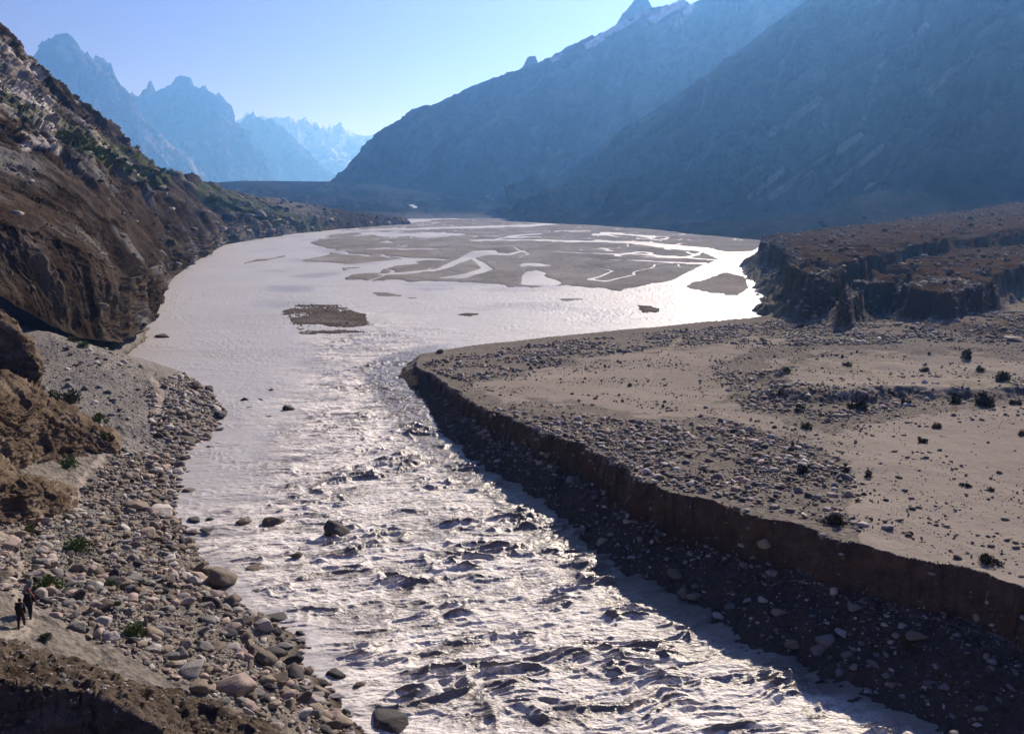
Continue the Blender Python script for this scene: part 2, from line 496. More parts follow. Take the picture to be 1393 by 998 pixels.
def slope_material(name, dark, light, pale, scale=1.0, bumpd=.8, stretch=None, attr=True, snow=(.8, .82, .85), flow=0):
    k = N(name)
    p = k.pos(scale, stretch and tuple(scale * s for s in stretch))
    big = k.noise(p, .035, 7, .6); mid = k.noise(p, .22, 7, .65); fine = k.noise(p, 1.4, 6, .7)
    c = k.mix(k.ramp(mid, [(.34, 0), (.66, 1)]), dark, light)
    c = k.mix(k.ramp(big, [(.45, 0), (.68, .7)]), c, pale)
    c = k.mix(k.ramp(fine, [(.56, 0), (.74, .75)]), c, pale)
    c = k.mix(k.ramp(fine, [(.26, .7), (.42, 0)]), c, tuple(v * .45 for v in dark))
    if flow:
        fl = k.attr('flow')[0]
        s1 = k.noise(fl, .09 * flow, 6, .62); s2 = k.noise(fl, .45 * flow, 6, .65)
        c = k.mix(k.ramp(s1, [(.36, .85), (.52, 0)]), c, tuple(v * .5 for v in dark))
        c = k.mix(k.ramp(s2, [(.54, 0), (.70, .8)]), c, pale)
        c = k.mix(k.ramp(s2, [(.30, .8), (.44, 0)]), c, tuple(v * .45 for v in dark))
    if attr:
        _, white, green, gray = k.attr('zone')
        c = k.mix(gray, c, k.mix(fine, (.13, .125, .12), (.27, .255, .24)))
        c = k.mix(k.math('MULTIPLY', green, k.ramp(mid, [(.35, 0), (.6, 1)])), c, (.075, .105, .038))
        c = k.mix(white, c, snow)
    h = k.math('ADD', k.math('MULTIPLY', fine, .35), mid)
    return k.done(c, 1.0, k.bump(h, bumpd / max(scale, .01) * 1.0, 1.0), 0)

def water_material():
    k = N('silty_water')
    p = k.pos(1)
    _, foam, calm, shallow = k.attr('zone')
    n1 = k.noise(k.pos(1, (.6, 1.8, 1)), 1.6, 5, .6); n2 = k.noise(k.pos(1, (.8, 1.7, 1)), 6.5, 4, .65)
    big = k.noise(k.pos(1, (.05, .025, .05)), 1.0, 5, .6)
    c = k.mix(k.ramp(calm, [(.1, 0), (.75, 1)]), (.15, .117, .086), k.mix(big, (.285, .258, .235), (.39, .365, .345)))
    th = k.noise(k.pos(1, (.9, 1.6, 1)), 1.3, 5, .6)
    th = k.math('ABSOLUTE', k.math('SUBTRACT', th, .5))
    th = k.ramp(th, [(.0, 1), (.035, .75), (.11, .12), (.2, 0)])
    ff = k.math('MAXIMUM', k.math('MULTIPLY', foam, k.ramp(n2, [(.38, .05), (.60, 1)])), k.math('MULTIPLY', k.math('MULTIPLY', foam, 1.6), th))
    ff = k.math('MINIMUM', ff, 1.0)
    c = k.mix(ff, c, (.74, .68, .61))
    c = k.mix(shallow, c, (.28, .235, .19))
    n3 = k.noise(k.pos(1, (.7, 1.0, 1)), .42, 5, .7)
    h = k.math('ADD', k.math('ADD', n1, k.math('MULTIPLY', n2, .2)), k.math('MULTIPLY', n3, 2.2))
    str_ = k.math('MULTIPLY', k.math('SUBTRACT', 1.2, calm), .8)
    n = k.new('ShaderNodeBump'); n.inputs['Distance'].default_value = .22
    k.lk(str_, n.inputs['Strength']); k.lk(h, n.inputs['Height'])
    rough = k.math('ADD', .36, k.math('ADD', k.math('MULTIPLY', ff, .35), k.math('MULTIPLY', calm, .24)))
    m = k.done(c, rough, n.outputs[0], .5)
    k.b.inputs['IOR'].default_value = 1.5; k.b.inputs['Specular IOR Level'].default_value = .8
    return m

def rock_material():
    k = N('river_rock')
    col, *_ = k.attr('tint')
    p = k.objpos(1)
    oi = k.new('ShaderNodeObjectInfo')
    g = k.new('ShaderNodeNewGeometry')
    wpos = k.pos(1)
    mid = k.noise(wpos, 2.5, 6, .65); fine = k.noise(wpos, 14, 5, .7)
    v = k.math('ADD', .78, k.math('MULTIPLY', oi.outputs['Random'], .4))
    v = k.math('MULTIPLY', v, k.math('ADD', .65, k.math('MULTIPLY', mid, .7)))
    vc = k.new('ShaderNodeCombineColor')
    for i in range(3): k.lk(v, vc.inputs[i])
    c = k.mix(1.0, col, vc.outputs[0], 'MULTIPLY')
    c = k.mix(k.ramp(fine, [(.58, 0), (.75, .5)]), c, (.34, .31, .28))
    c = k.mix(k.ramp(fine, [(.25, .5), (.42, 0)]), c, (.06, .055, .05))
    h = k.math('ADD', mid, k.math('MULTIPLY', fine, .3))
    return k.done(c, .85, k.bump(h, .12, .8), .25)

def plain_mat(name, c1, c2, scale=6, rough=.9, transl=0):
    k = N(name)
    p = k.objpos(1)
    g = k.new('ShaderNodeNewGeometry')
    c = k.mix(k.ramp(k.noise(p, scale, 4), [(.3, 0), (.7, 1)]), c1, c2)
    c = k.mix(k.math('MULTIPLY', g.outputs['Random Per Island'], .7), c, tuple(v * .5 for v in c1))
    m = k.done(c, rough, None, .2)
    return m

M_ground = ground_material()
M_hill = slope_material('hillside_scree', (.028, .019, .013), (.058, .041, .029), (.125, .10, .078), 1.0, 1.2, snow=(.52, .475, .42), flow=1)
M_bank = slope_material('bank_earth', (.055, .041, .030), (.125, .098, .074), (.24, .20, .155), 3.0, 1.2, attr=False)
M_bluffrock = slope_material('layered_rock', (.065, .046, .032), (.145, .106, .074), (.27, .215, .155), 5.0, 1.2, stretch=(1, 1, 2.2), attr=False)
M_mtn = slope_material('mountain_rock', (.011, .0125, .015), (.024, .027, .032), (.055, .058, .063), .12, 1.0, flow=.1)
M_peak = slope_material('peak_rock', (.035, .034, .034), (.075, .072, .07), (.14, .13, .12), .10, 1.2, snow=(.5, .47, .43))
M_snowpeak = slope_material('snowy_rock', (.15, .15, .16), (.3, .3, .32), (.6, .6, .62), .08, 1.0)
M_water = water_material()
M_rock = rock_material()

# ------------------------------------------------------------------ ground sheet
def dedupe_step(segs):
    out = []
    for a, b, s in segs:
        out.append(np.arange(a, b, s))
    return np.concatenate(out)

gx = dedupe_step([(-500, -20, 5), (-20, 1420, 1.35), (1420, 1950, 5)])
gy = dedupe_step([(279.0, 300, .35), (300, 420, .6), (420, 560, .9), (560, 960, .8), (960, 1000, 1.2), (1000, 1500, 4)])
GX, GY = np.meshgrid(gx, gy)
WX, WY = on_plane(GX, GY, 0.0)
WZ = ground_h(WX, WY)
P = np.stack([WX, WY, WZ], 2)

PATHS_R = [[(925, 462), (893, 488), (882, 512), (890, 530), (960, 555), (1050, 585), (1090, 600)], [(1090, 600), (1200, 622), (1300, 645), (1393, 668), (1480, 690)]]
PATHS_L = [[(-30, 700), (12, 735), (30, 770), (20, 800), (45, 835), (30, 862), (-20, 872)], [(12, 735), (60, 705), (100, 690), (112, 650), (160, 600)], [(215, 560), (220, 535), (205, 510)], [(125, 470), (160, 458), (178, 440)]]
SAND = [[(640, 522), (700, 513), (800, 489), (900, 474), (960, 470), (990, 515), (985, 545), (950, 562), (880, 566), (760, 548), (690, 545)],
        [(1150, 655), (1158, 700), (1170, 735), (1195, 770), (1393, 830), (1600, 900), (1600, 560), (1400, 552), (1250, 562), (1130, 590), (1050, 588), (960, 560), (990, 545), (1060, 575), (1110, 600), (1155, 630)],
        [(1040, 492), (1110, 482), (1200, 476), (1300, 482), (1400, 490), (1400, 520), (1330, 528), (1240, 532), (1150, 535), (1080, 525)],
        [(900, 480), (1000, 462), (1100, 458), (1010, 478), (960, 490)],
        [(1280, 432), (1400, 428), (1400, 436), (1300, 438)]]

def ter_sd(x, y):
    return sdf(x, y, ter_poly)

def zone_ground(P):
    x, y, z = P[..., 0].ravel(), P[..., 1].ravel(), P[..., 2].ravel()
    px, py, d = project(x, y, z)
    r = np.hypot(x, y)
    jit = fbm2(x / 3, y / 3, 4, 91)
    per = d / FPX
    sand = np.zeros(x.shape); path = np.zeros(x.shape)
    right = px > 540
    m = right & (py > 420)
    for poly in SAND:
        sd = sdf(px[m], py[m], poly, 30)
        sand[m] = np.maximum(sand[m], ss(-8, 8, sd + jit[m] * 14))
    for pp in PATHS_R:
        mm = m & (px > 850)
        dd = seg_dist(px[mm], py[mm] * 2.2, [(a, b * 2.2) for a, b in pp])
        path[mm] = np.maximum(path[mm], .75 * (1 - ss(1.5, 5.0, dd + jit[mm] * 6)) * np.clip(.75 + jit[mm], .3, 1))
    ml = (px < 300) & (py > 420)
    for pp in PATHS_L:
        dd = seg_dist(px[ml], py[ml] * 1.6, [(a, b * 1.6) for a, b in pp])
        path[ml] = np.maximum(path[ml], .8 * (1 - ss(4, 11, (dd + jit[ml] * 5) * np.clip(per[ml] / .045, .6, 3))))
    plain = (r > 260) & (z < 1.3) & (px > 380)
    sand = np.where(plain, np.clip(.05 + .9 * fbm2(x / 60, y / 150, 4, 17), 0, .6), sand)
    green = np.clip(fbm2(x / 7, y / 7, 3, 19) * 1.5 - .15, 0, .5) * ((px > 950) & (py < 560) & (z > 1))
    green = np.where((px > 1015) & (px < 1100) & (py > 345) & (py < 425) & (z > .5) & (z < 9), .75, green)
    # steep earth
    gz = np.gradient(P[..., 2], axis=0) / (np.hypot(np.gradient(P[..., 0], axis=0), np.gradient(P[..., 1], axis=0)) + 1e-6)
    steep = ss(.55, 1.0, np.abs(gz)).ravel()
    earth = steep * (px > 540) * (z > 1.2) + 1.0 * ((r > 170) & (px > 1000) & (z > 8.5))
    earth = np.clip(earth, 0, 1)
    wet = np.where((z < .35) & (r < 260), ss(.35, 0.0, z), 0) + .0 * x
    wet = np.where(plain, ss(.12, .0, z) * .22, wet)
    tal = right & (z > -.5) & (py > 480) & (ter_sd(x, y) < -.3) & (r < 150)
    wet = np.where(tal, np.maximum(wet, ss(4.0, 2.2, z)), wet)  # deep shade under the cliff painted into the talus colour
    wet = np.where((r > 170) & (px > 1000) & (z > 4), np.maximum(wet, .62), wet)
    rock = np.where((px < 330) & (py > 440) & (py < 620), .32 * ss(330, 240, px), 0)
    rock = np.maximum(rock, np.where(plain, .75 * (1 - sand), 0))
    return np.stack([sand, path, green], 1), np.stack([earth, wet, rock], 1)

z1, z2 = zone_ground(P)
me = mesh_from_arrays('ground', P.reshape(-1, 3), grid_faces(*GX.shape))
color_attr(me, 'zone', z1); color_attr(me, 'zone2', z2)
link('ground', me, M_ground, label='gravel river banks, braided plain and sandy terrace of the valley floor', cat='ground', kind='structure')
remember(P)

# ------------------------------------------------------------------ water sheet
wgx = dedupe_step([(-300, 100, 6), (100, 1130, 1.2), (1130, 1900, 6)])
wgy = dedupe_step([(279.5, 300, .5), (300, 420, .8), (420, 520, .7), (520, 1000, .55), (1000, 1500, 4)])
UX, UY = np.meshgrid(wgx, wgy)
AX, AY = on_plane(UX, UY, 0.0)
RAPID = [(455, 490), (520, 470), (560, 480), (590, 515), (640, 590), (720, 620), (960, 800), (1300, 1000), (1300, 1200), (545, 1200), (505, 960), (440, 850), (405, 800), (340, 800),
         (275, 770), (280, 715), (380, 670), (400, 600), (440, 540)]
def waves(x, y, px, py):
    x0, y0 = x, y
    rap = ss(-75, 50, sdf(px, py, RAPID) + 44 * fbm2(x / 7, y / 7, 3, 3)) * (1 - .35 * ss(430, 300, px))
    near = np.hypot(x, y) < 320
    # flow runs down the valley and swings to the right; the crests lie across it
    wx = x + 1.2 * fbm2(x / 5, y / 5, 3, 201); wy = y + .9 * fbm2(x / 5, y / 5, 3, 202)
    sl = wx + .35 * wy; st = wy - .35 * wx                      # crests run a little askew
    rdg = lambda n_, e_: np.clip(1 + e_ - np.sqrt(n_ * n_ + e_ * e_ * 1.0), 0, 1)
    sl = sl + .5 * fbm2(x / 1.3, y / 1.3, 3, 205); st = st + .22 * fbm2(x / .9, y / .9, 3, 206)
    a = rdg(vnoise2(sl / 4.4, st / 1.6, 1), .10) ** 3
    b = rdg(vnoise2(sl / 2.7 + 3, st / .8, 2), .12) ** 3
    c = rdg(vnoise2(sl / 1.2 + 7, st / .42, 3), .16) ** 3
    d = 1 - np.abs(vnoise2(sl / .34, st / .17, 4)) * 2
    lump = ss(-.28, .6, fbm2(x / 4.2 + 40, y / 3.0, 3, 60) * .75 + fbm2(x / 14 + 4, y / 10, 2, 61) * .5)
    hw = rap * (.25 * a * (.05 + 1.05 * lump) + .36 * b * (.36 + .8 * lump) + .17 * c * (.45 + .7 * lump) + .012 * d)
    rip = .05 * 1.7 * rdg(vnoise2(sl / 1.0, st / .45, 70), .15) ** 2 * (.25 + ss(-.3, .4, fbm2(x / 9, y / 6, 3, 71))) + .03 * fbm2(x / 1.6, y / 1.0, 3, 72) + .05 * fbm2(x / 6, y / 3.5, 3, 75) + .03 * b * ss(.1, .6, fbm2(x / 15, y / 10, 3, 79))
    hw = hw - .36 * rap + (1 - rap) * rip * near
    crest = ss(.42, .85, (.55 * a + .3 * b + .25 * c)) * (.3 + .9 * lump)
    fst = fbm2(sl / 5.0, st / 1.4, 4, 90, .6)
    foam = np.clip(rap * (.62 + 1.2 * fst - 1.1 * ss(.40, .68, crest)), 0, 1)
    foam = foam * ss(7.5, 10.5, -sdf(x, y, ter_poly))  # foam left out near the bank, painting its cast shadow darker
    return hw, foam, rap
HW, FO, RP = waves(AX.ravel(), AY.ravel(), UX.ravel(), UY.ravel())
PW = np.stack([AX.ravel(), AY.ravel(), HW], 1)
calm = np.clip(1 - RP - .12 * 0, 0, 1)
rr_ = np.hypot(AX.ravel(), AY.ravel())
calm = np.clip(calm * (1 - .55 * ss(-.2, .4, fbm2(PW[:, 0] / 25, PW[:, 1] / 25, 4, 8)) * ss(250, 420, UX.ravel())), 0, .9)
shal = ss(.1, .7, fbm2(PW[:, 0] / 30, PW[:, 1] / 14, 4, 12)) * .4
me = mesh_from_arrays('river', PW, grid_faces(*UX.shape))
color_attr(me, 'zone', np.stack([FO, calm, shal], 1))
link('river', me, M_water, label='silty glacial river running in rapids through the valley and glittering in the sun', cat='river', kind='structure')

# ------------------------------------------------------------------ hillside on the left
hx = dedupe_step([(-420, -10, 4), (-10, 560, 1.0)])
TH = [(-420, [(300, 110), (200, 132), (40, 220), (-300, 400)]),
      (0, [(402, 150), (302, 161), (190, 275), (45, 430)]),
      (60, [(438, 158), (318, 167), (205, 285), (102, 470)]),
      (110, [(460, 165), (338, 173), (225, 300), (143, 520)]),
      (150, [(464, 176), (358, 182), (250, 330), (178, 570)]),
      (170, [(466, 187), (378, 193), (262, 345), (195, 600)]),
      (200, [(430, 235), (368, 243), (275, 400), (218, 650)]),
      (240, [(372, 350), (335, 360), (283, 480), (236, 720)]),
      (310, [(329, 640), (308, 655), (288, 740), (262, 930)]),
      (430, [(317, 890), (296, 905), (291, 1000), (281, 1300)]),
      (545, [(306, 1140), (299.5, 1155), (298.5, 1190), (297, 1350)]),
      (560, [(306, 1160), (305, 1175), (304.5, 1200), (304, 1350)])]
P = sheet(hx, TH, [170, 240, 260])
nrm = grid_normals(P)
x, y, z = P[..., 0], P[..., 1], P[..., 2]
r = np.hypot(x, y)
tt = x * -.32 + y * .95                                    # along the valley
ss_ = x * -.95 - y * .32                                   # into the slope
warp = 12 * fbm3(x / 45, y / 45, z / 45, 3, 300)
gul = ridged3((tt + warp) / 34, ss_ / 160, z / 170, 3, 310, .5)
gul2 = ridged3((tt + warp * .5) / 9, ss_ / 60, z / 50, 3, 320, .55)
det = fbm3(x / 6, y / 6, z / 6, 5, 330, .62)
amp = np.clip((r - 140) / 60, .25, 1) * np.clip(r / 350, .5, 1.6)
foot = ss(0, 14, np.arange(P.shape[0]))[:, None]
wx_ = x + 3 * det; wy_ = y + 3 * fbm3(x / 8, y / 8, z / 8, 3, 335); wz_ = z + .4 * (x + y) + 2 * det
blocks = bnoise(wx_ / 7, wy_ / 9, wz_ / 4, 336) + .6 * bnoise(wx_ / 3, wy_ / 3.5, wz_ / 1.8, 337) + .35 * bnoise(wx_ / 1.2, wy_ / 1.3, wz_ / .8, 338)
crag = ss(.05, .45, fbm3(x / 40, y / 40, z / 25, 4, 339)) + ss(30, 55, z) * .6
bluff = np.exp(-((np.arange(P.shape[0]) - 85) / 60.0) ** 2)[:, None]
flute = ridged3((tt + warp * .15) / 5.5, ss_ / 30, z / 40, 4, 345, .6)
px0, py0, _ = project(x, y, z)
cz = np.clip(1 - seg_dist(px0.ravel(), py0.ravel(), [(-60, 60), (30, 130), (100, 190), (180, 235)]).reshape(px0.shape) / 55, 0, 1)
cz = np.maximum(cz, np.clip(1 - seg_dist(px0.ravel(), py0.ravel(), [(120, 170), (200, 230)]).reshape(px0.shape) / 20, 0, 1))
wq_ = wz_ + .5 * wx_
CRAGS = ss(.1, .6, cz) * (2.4 * bnoise(wx_ / 16, wy_ / 20, wq_ / 9, 361) + 1.5 * bnoise(wx_ / 7 + 3, wy_ / 9, wq_ / 4.5, 362) + .7 * bnoise(wx_ / 3, wy_ / 3.5, wq_ / 2, 363))
D = foot * (amp * (7.5 * (gul - .55) + 2.4 * (gul2 - .5)) + 1.5 * det * np.clip(r / 300, .6, 1.6) + blocks * crag * .75 * np.clip(r / 300, .7, 1.5) + CRAGS + bluff * 2.6 * (flute - .5)) + .35 * fbm3(x / 1.5, y / 1.5, z / 1.5, 3, 340, .6)
topfade = np.ones(P.shape[0]); topfade[600:] = .35
D = D * (1 - .65 * ss(360, 440, hx))[None, :]
P = P + nrm * D[..., None]
px, py, _ = project(P[..., 0], P[..., 1], P[..., 2])
def band(px, py, pts, w):
    return 1 - ss(w * .5, w, seg_dist(px, py, pts))
white = np.zeros(px.shape); green = np.zeros(px.shape); gray = np.zeros(px.shape)
nz = fbm3(P[..., 0] / 9, P[..., 1] / 9, P[..., 2] / 9, 5, 350, .65)
for pts, w in (([(-40, 95), (20, 120), (60, 170)], 38), ([(0, 160), (35, 195)], 14), ([(70, 195), (80, 205)], 8), ([(105, 165), (150, 205), (195, 235)], 9), ([(0, 55), (35, 95), (60, 130)], 22)):
    white = np.maximum(white, band(px.ravel(), py.ravel(), pts, w).reshape(px.shape) * ss(-.12, .22, nz))
bw = bnoise(wx_ / 9 + nz, wy_ / 11, wz_ / 5, 351) + .6 * bnoise(wx_ / 4, wy_ / 4 + nz, wz_ / 2.2, 352)
white = white * (.35 + .65 * ss(-.5, .3, bw))
for pts, w in (([(20, 135), (90, 180), (220, 240)], 20), ([(280, 262), (370, 293), (425, 310)], 18)):
    green = np.maximum(green, .9 * band(px.ravel(), py.ravel(), pts, w).reshape(px.shape))
gray = np.maximum(gray, .8 * ss(200, 330, px) * ss(-.3, .3, nz + (px - 330) / 300) * ss(470, 390, px))
gray = np.maximum(gray, .7 * ss(.15, .5, fbm3(P[..., 0] / 30, P[..., 1] / 30, P[..., 2] / 18, 4, 360)) * ss(470, 380, px))
me = mesh_from_arrays('hillside', P.reshape(-1, 3), grid_faces(*P.shape[:2]))
color_attr(me, 'zone', np.stack([white.ravel(), green.ravel(), gray.ravel()], 1))
color_attr(me, 'flow', np.stack([tt.ravel() / 1.0, ss_.ravel() * .16, z.ravel() * .16], 1))
HILL_PTS = P[20:-60].reshape(-1, 3).copy(); HILL_GR = gray[20:-60].ravel() + white[20:-60].ravel()
link('hillside', me, M_hill, label='steep brown scree hillside with gullied earth bluffs along the left bank', cat='hillside', kind='structure')
remember(P[:-45])

# ------------------------------------------------------------------ near bank at the bottom left
bx = dedupe_step([(-260, 470, 1.5)])
TB = [(-260, [(1500, 29), (900, 31.5), (845, 35), (840, 38)]), (0, [(1300, 30.5), (919, 32.5), (886, 36), (879, 38)]),
      (130, [(1300, 30.5), (944, 32.5), (915, 35.5), (909, 37.5)]), (215, [(1300, 29.5), (990, 31), (941, 35), (935, 37)]),
      (300, [(1350, 25), (1075, 29), (968, 33.5), (962, 35.5)]), (365, [(1400, 24), (1120, 27.5), (1000, 32), (992, 34)]), (470, [(1500, 22), (1250, 25), (1100, 29), (1090, 31)])]
P = sheet(bx, TB, [110, 90, 40], back=1.12, back_drop=1.0, nback=30)
nrm = grid_normals(P)
x, y, z = P[..., 0], P[..., 1], P[..., 2]
P = P + nrm * (.45 * fbm3(x / 2.4, y / 2.4, z / 1.2, 5, 400, .6) + .16 * bnoise(x / .9 + .6 * fbm3(x, y, z, 3, 402), y / .9, z / .5, 401) + .1 * bnoise(x / .35, y / .4 + fbm3(x, y, z, 3, 403), z / .3, 404) + .1 * fbm3(x / .5, y / .5, z / .25, 3, 410))[..., None]
me = mesh_from_arrays('earth_bank', P.reshape(-1, 3), grid_faces(*P.shape[:2]))
BANK_PTS = P[40:-36].reshape(-1, 3).copy()
link('earth_bank', me, M_bank, label='brown earth bank with a shaded face in the bottom left corner', cat='bank', kind='structure')
remember(P[:-30])

# ------------------------------------------------------------------ rock outcrops above the footpath
def outcrop(xr, table, label, seed, amp=.9, dip=.55):
    xs = np.arange(xr[0], xr[1], 1.0)
    tb = []
    for x_, kn in table:
        loc, _ = pick(max(x_, 2), kn[0][0])
        rb = math.hypot(loc.x, loc.y) - (0 if x_ >= 0 else 6)
        tb.append((x_, [(kn[0][0] + 14, rb - .3)] + [(y_, rb + dr) for y_, dr in kn]))
    P = sheet(xs, tb, [10, 150, 70], back=1.14, back_drop=1.2, nback=40)
    nrm = grid_normals(P)
    x, y, z = P[..., 0], P[..., 1], P[..., 2]
    w = fbm3(x / 4, y / 4, z / 4, 4, seed)
    s_ = z + dip * x + .15 * y + .9 * w                           # across the bedding
    u_ = x - dip * z + 1.2 * fbm3(x / 3, y / 3, z / 3, 3, seed + 3); v_ = y + 1.0 * w
    lay = bnoise(s_ / 1.1, 0 * s_, 0 * s_, seed + 1) * .55 + bnoise(s_ / .42, 0 * s_, 0 * s_, seed + 2) * .3
    blk = bnoise(u_ / 3.2, v_ / 2.6, s_ / 1.6, seed + 4) * .6 + bnoise(u_ / 1.3, v_ / 1.1, s_ / .7, seed + 5) * .32 + bnoise(u_ / .5, v_ / .45, s_ / .3, seed + 6) * .13
    rough = fbm3(x / 3.5, y / 3.5, z / 2.5, 5, seed + 7, .6)
    edge = np.clip(np.minimum(np.arange(P.shape[0])[:, None] / 12.0, 1), 0, 1)
    P = P + nrm * (edge * (amp * rough + .55 * lay + .75 * blk))[..., None]
    me = mesh_from_arrays('rock_outcrop', P.reshape(-1, 3), grid_faces(*P.shape[:2]))
    link('rock_outcrop', me, M_bluffrock, label=label, cat='rock outcrop', group='rock outcrops above the footpath')
    remember(P[:-45])
outcrop((-200, 60), [(-200, [(540, 0), (380, 4), (360, 10)]), (0, [(528, 0), (440, 3), (426, 7)]), (22, [(528, 0), (452, 3), (443, 6)]),
                     (42, [(530, 0), (482, 2), (473, 4)]), (58, [(532, 0), (528, 1), (524, 2)])], 'shaded brown rock knob above the tilted slabs at the left edge', 500, .5)
outcrop((-200, 162), [(-200, [(660, 0), (470, 6), (455, 16)]), (0, [(640, 0), (545, 4), (508, 14)]), (45, [(630, 0), (560, 4), (524, 11)]),
                      (85, [(622, 0), (580, 3), (552, 8)]), (120, [(618, 0), (597, 2), (580, 5)]), (152, [(614, 0), (608, 1), (602, 2)]), (162, [(616, 0), (614, .5), (612, 1)])],
        'tilted layered tan rock slabs below the gray scree slope', 520, .8)
outcrop((-200, 108), [(-200, [(780, 0), (630, 4), (590, 10)]), (0, [(716, 0), (655, 2), (628, 6)]), (50, [(708, 0), (668, 1.5), (648, 5)]),
                      (85, [(702, 0), (685, 1), (674, 3)]), (106, [(698, 0), (695, .5), (692, 1)])], 'low shaded rock outcrop right beside the footpath fork', 540, .5)

# ------------------------------------------------------------------ mountains
def mountain(name, xs, table, rows, mat, label, amp, scale, seed, back=1.2, sky_jit=0, foot_n=40, stretch=1.0, zone=None, skew=.5, pk=True, rid=1.0):
    P = sheet(xs, table, rows, back=back, back_drop=.9, nback=30)
    nrm = grid_normals(P)
    x, y, z = P[..., 0], P[..., 1], P[..., 2]
    w = scale * .25 * fbm3(x / scale, y / scale, z / scale, 3, seed)
    u = x * math.cos(skew) + y * math.sin(skew) + w
    v = -x * math.sin(skew) + y * math.cos(skew)
    g = ridged3(u / scale, v / (scale * 2.5), z / (scale * 2.2), 6, seed + 10, .52)
    dt_ = fbm3(x / (scale * .22), y / (scale * .22), z / (scale * .22), 5, seed + 30, .6)
    n = sum(rows)
    i = np.arange(P.shape[0])
    foot = ss(0, foot_n, i)[:, None]
    crest = (1 - .95 * ss(n - 40, n - 1, i) * (1 - ss(n + 4, n + 20, i)))[:, None]
    rib = ridged3(u / (scale * .3), v / (scale * 1.5), z / (scale * 2.5), 4, seed + 70, .6)
    D = foot * amp * (rid * (g - .5) + .32 * dt_ + .30 * (rib - .5)) * crest
    P = P + nrm * D[..., None]
    if sky_jit:
        j = sky_jit * (fbm2(xs / 6, xs * 0 + seed, 4, seed + 50, .65))
        wgt = np.exp(-((i - n) / 45.0) ** 2)[:, None]
        P[..., 2] += wgt * j[None, :]
    me = mesh_from_arrays(name, P.reshape(-1, 3), grid_faces(*P.shape[:2]))
    px, py, _ = project(P[..., 0], P[..., 1], P[..., 2])
    zc = zone(P, px, py, g, dt_) if zone else np.zeros((px.size, 3))
    color_attr(me, 'zone', zc)
    color_attr(me, 'flow', np.stack([u.ravel(), v.ravel() * .15, z.ravel() * .12], 1))
    link(name, me, mat, label=label, cat='mountain', kind='structure')
    if pk: remember(P[:-30])
    return P

def tab(sky, rs, base_y, base_r, mid=.45):
    out = []
    for (x, y) in sky:
        r = rs(x) if callable(rs) else rs
        b = base_y(x) if callable(base_y) else base_y
        br = base_r(x) if callable(base_r) else base_r
        ym = b + (y - b) * mid
        out.append((x, [(b, br), (ym, br + (r - br) * (mid * 1.12)), (y, r)]))
    return out

# moraine across the valley
mx = np.arange(250, 1010, 1.2)
MOR = [(250, 254, 1850), (300, 248, 1850), (330, 246, 1850), (450, 247, 1850), (520, 250, 1800), (580, 255, 1780), (650, 263, 1750), (740, 273, 1700), (850, 284, 1600), (1010, 300, 1400)]
def z_mor(P, px, py, g, d):
    w = np.maximum(band(px.ravel(), py.ravel(), [(556, 277), (566, 282)], 2.2), band(px.ravel(), py.ravel(), [(662, 267), (671, 270)], 1.8))
    w = w * ss(-.1, .2, d.ravel())
    gy_ = .5 * ss(285, 296, py.ravel())
    return np.stack([w * .8, np.zeros(w.shape), gy_], 1)
mountain('moraine', mx, [(x, [(None, 1500), (y + (297 - y) * .45, 1500 + (r * 1.4 - 1500) * .45), (y, r * 1.4)]) for x, y, r in MOR], [60, 80], M_mtn,
         'long low bluish moraine ridge closing off the valley floor', 13, 90, 600, foot_n=25, zone=z_mor, skew=.2)

# front right mountain with its debris slopes
FR = [(690, [(None, 1300), (292, 1420), (280, 1520), (262, 1900)]), (760, [(None, 1150), (292, 1290), (274, 1400), (240, 1880)]),
      (860, [(None, 950), (291, 1150), (254, 1270), (170, 1820)]), (950, [(None, 760), (286, 1050), (230, 1180), (110, 1740)]),
      (1050, [(None, 640), (276, 960), (203, 1090), (35, 1680)]), (1150, [(None, 560), (266, 900), (178, 1030), (-35, 1600)]),
      (1250, [(None, 520), (256, 860), (158, 990), (-100, 1540)]), (1393, [(None, 480), (238, 800), (125, 930), (-180, 1460)]),
      (1900, [(None, 450), (200, 740), (50, 860), (-380, 1320)])]
fx = dedupe_step([(690, 1420, 1.25), (1420, 1900, 5)])
def z_fr(P, px, py, g, d):
    gr = ss(-.2, .5, d) * ss(250, 200, py) * .15
    pale = np.zeros(px.shape)
    wx_ = px.ravel(); wy_ = py.ravel()
    st = np.zeros(wx_.shape)
    for pts, w in (([(1170, 185), (1110, 225), (1050, 268)], 6), ([(1035, 228), (985, 262), (950, 285)], 6), ([(1200, 200), (1150, 240), (1120, 262)], 5), ([(1230, 218), (1175, 258)], 4), ([(1320, 75), (1290, 100), (1260, 130)], 6), ([(1115, 135), (1070, 170), (1045, 182)], 6), ([(1260, 35), (1195, 95), (1175, 160)], 5), ([(1065, 232), (1020, 268)], 5), ([(950, 262), (910, 280)], 6)):
        st = np.maximum(st, band(wx_, wy_, pts, w) * ss(-.25, .3, d.ravel()))
    return np.stack([0 * st, 0 * st, np.clip(gr.ravel() + st * .9, 0, 1)], 1)
mountain('mountain', fx, FR, [110, 160, 260], M_mtn, 'dark blue shaded mountainside filling the right of the valley', 62, 210, 640, foot_n=230, zone=z_fr, skew=-.5)

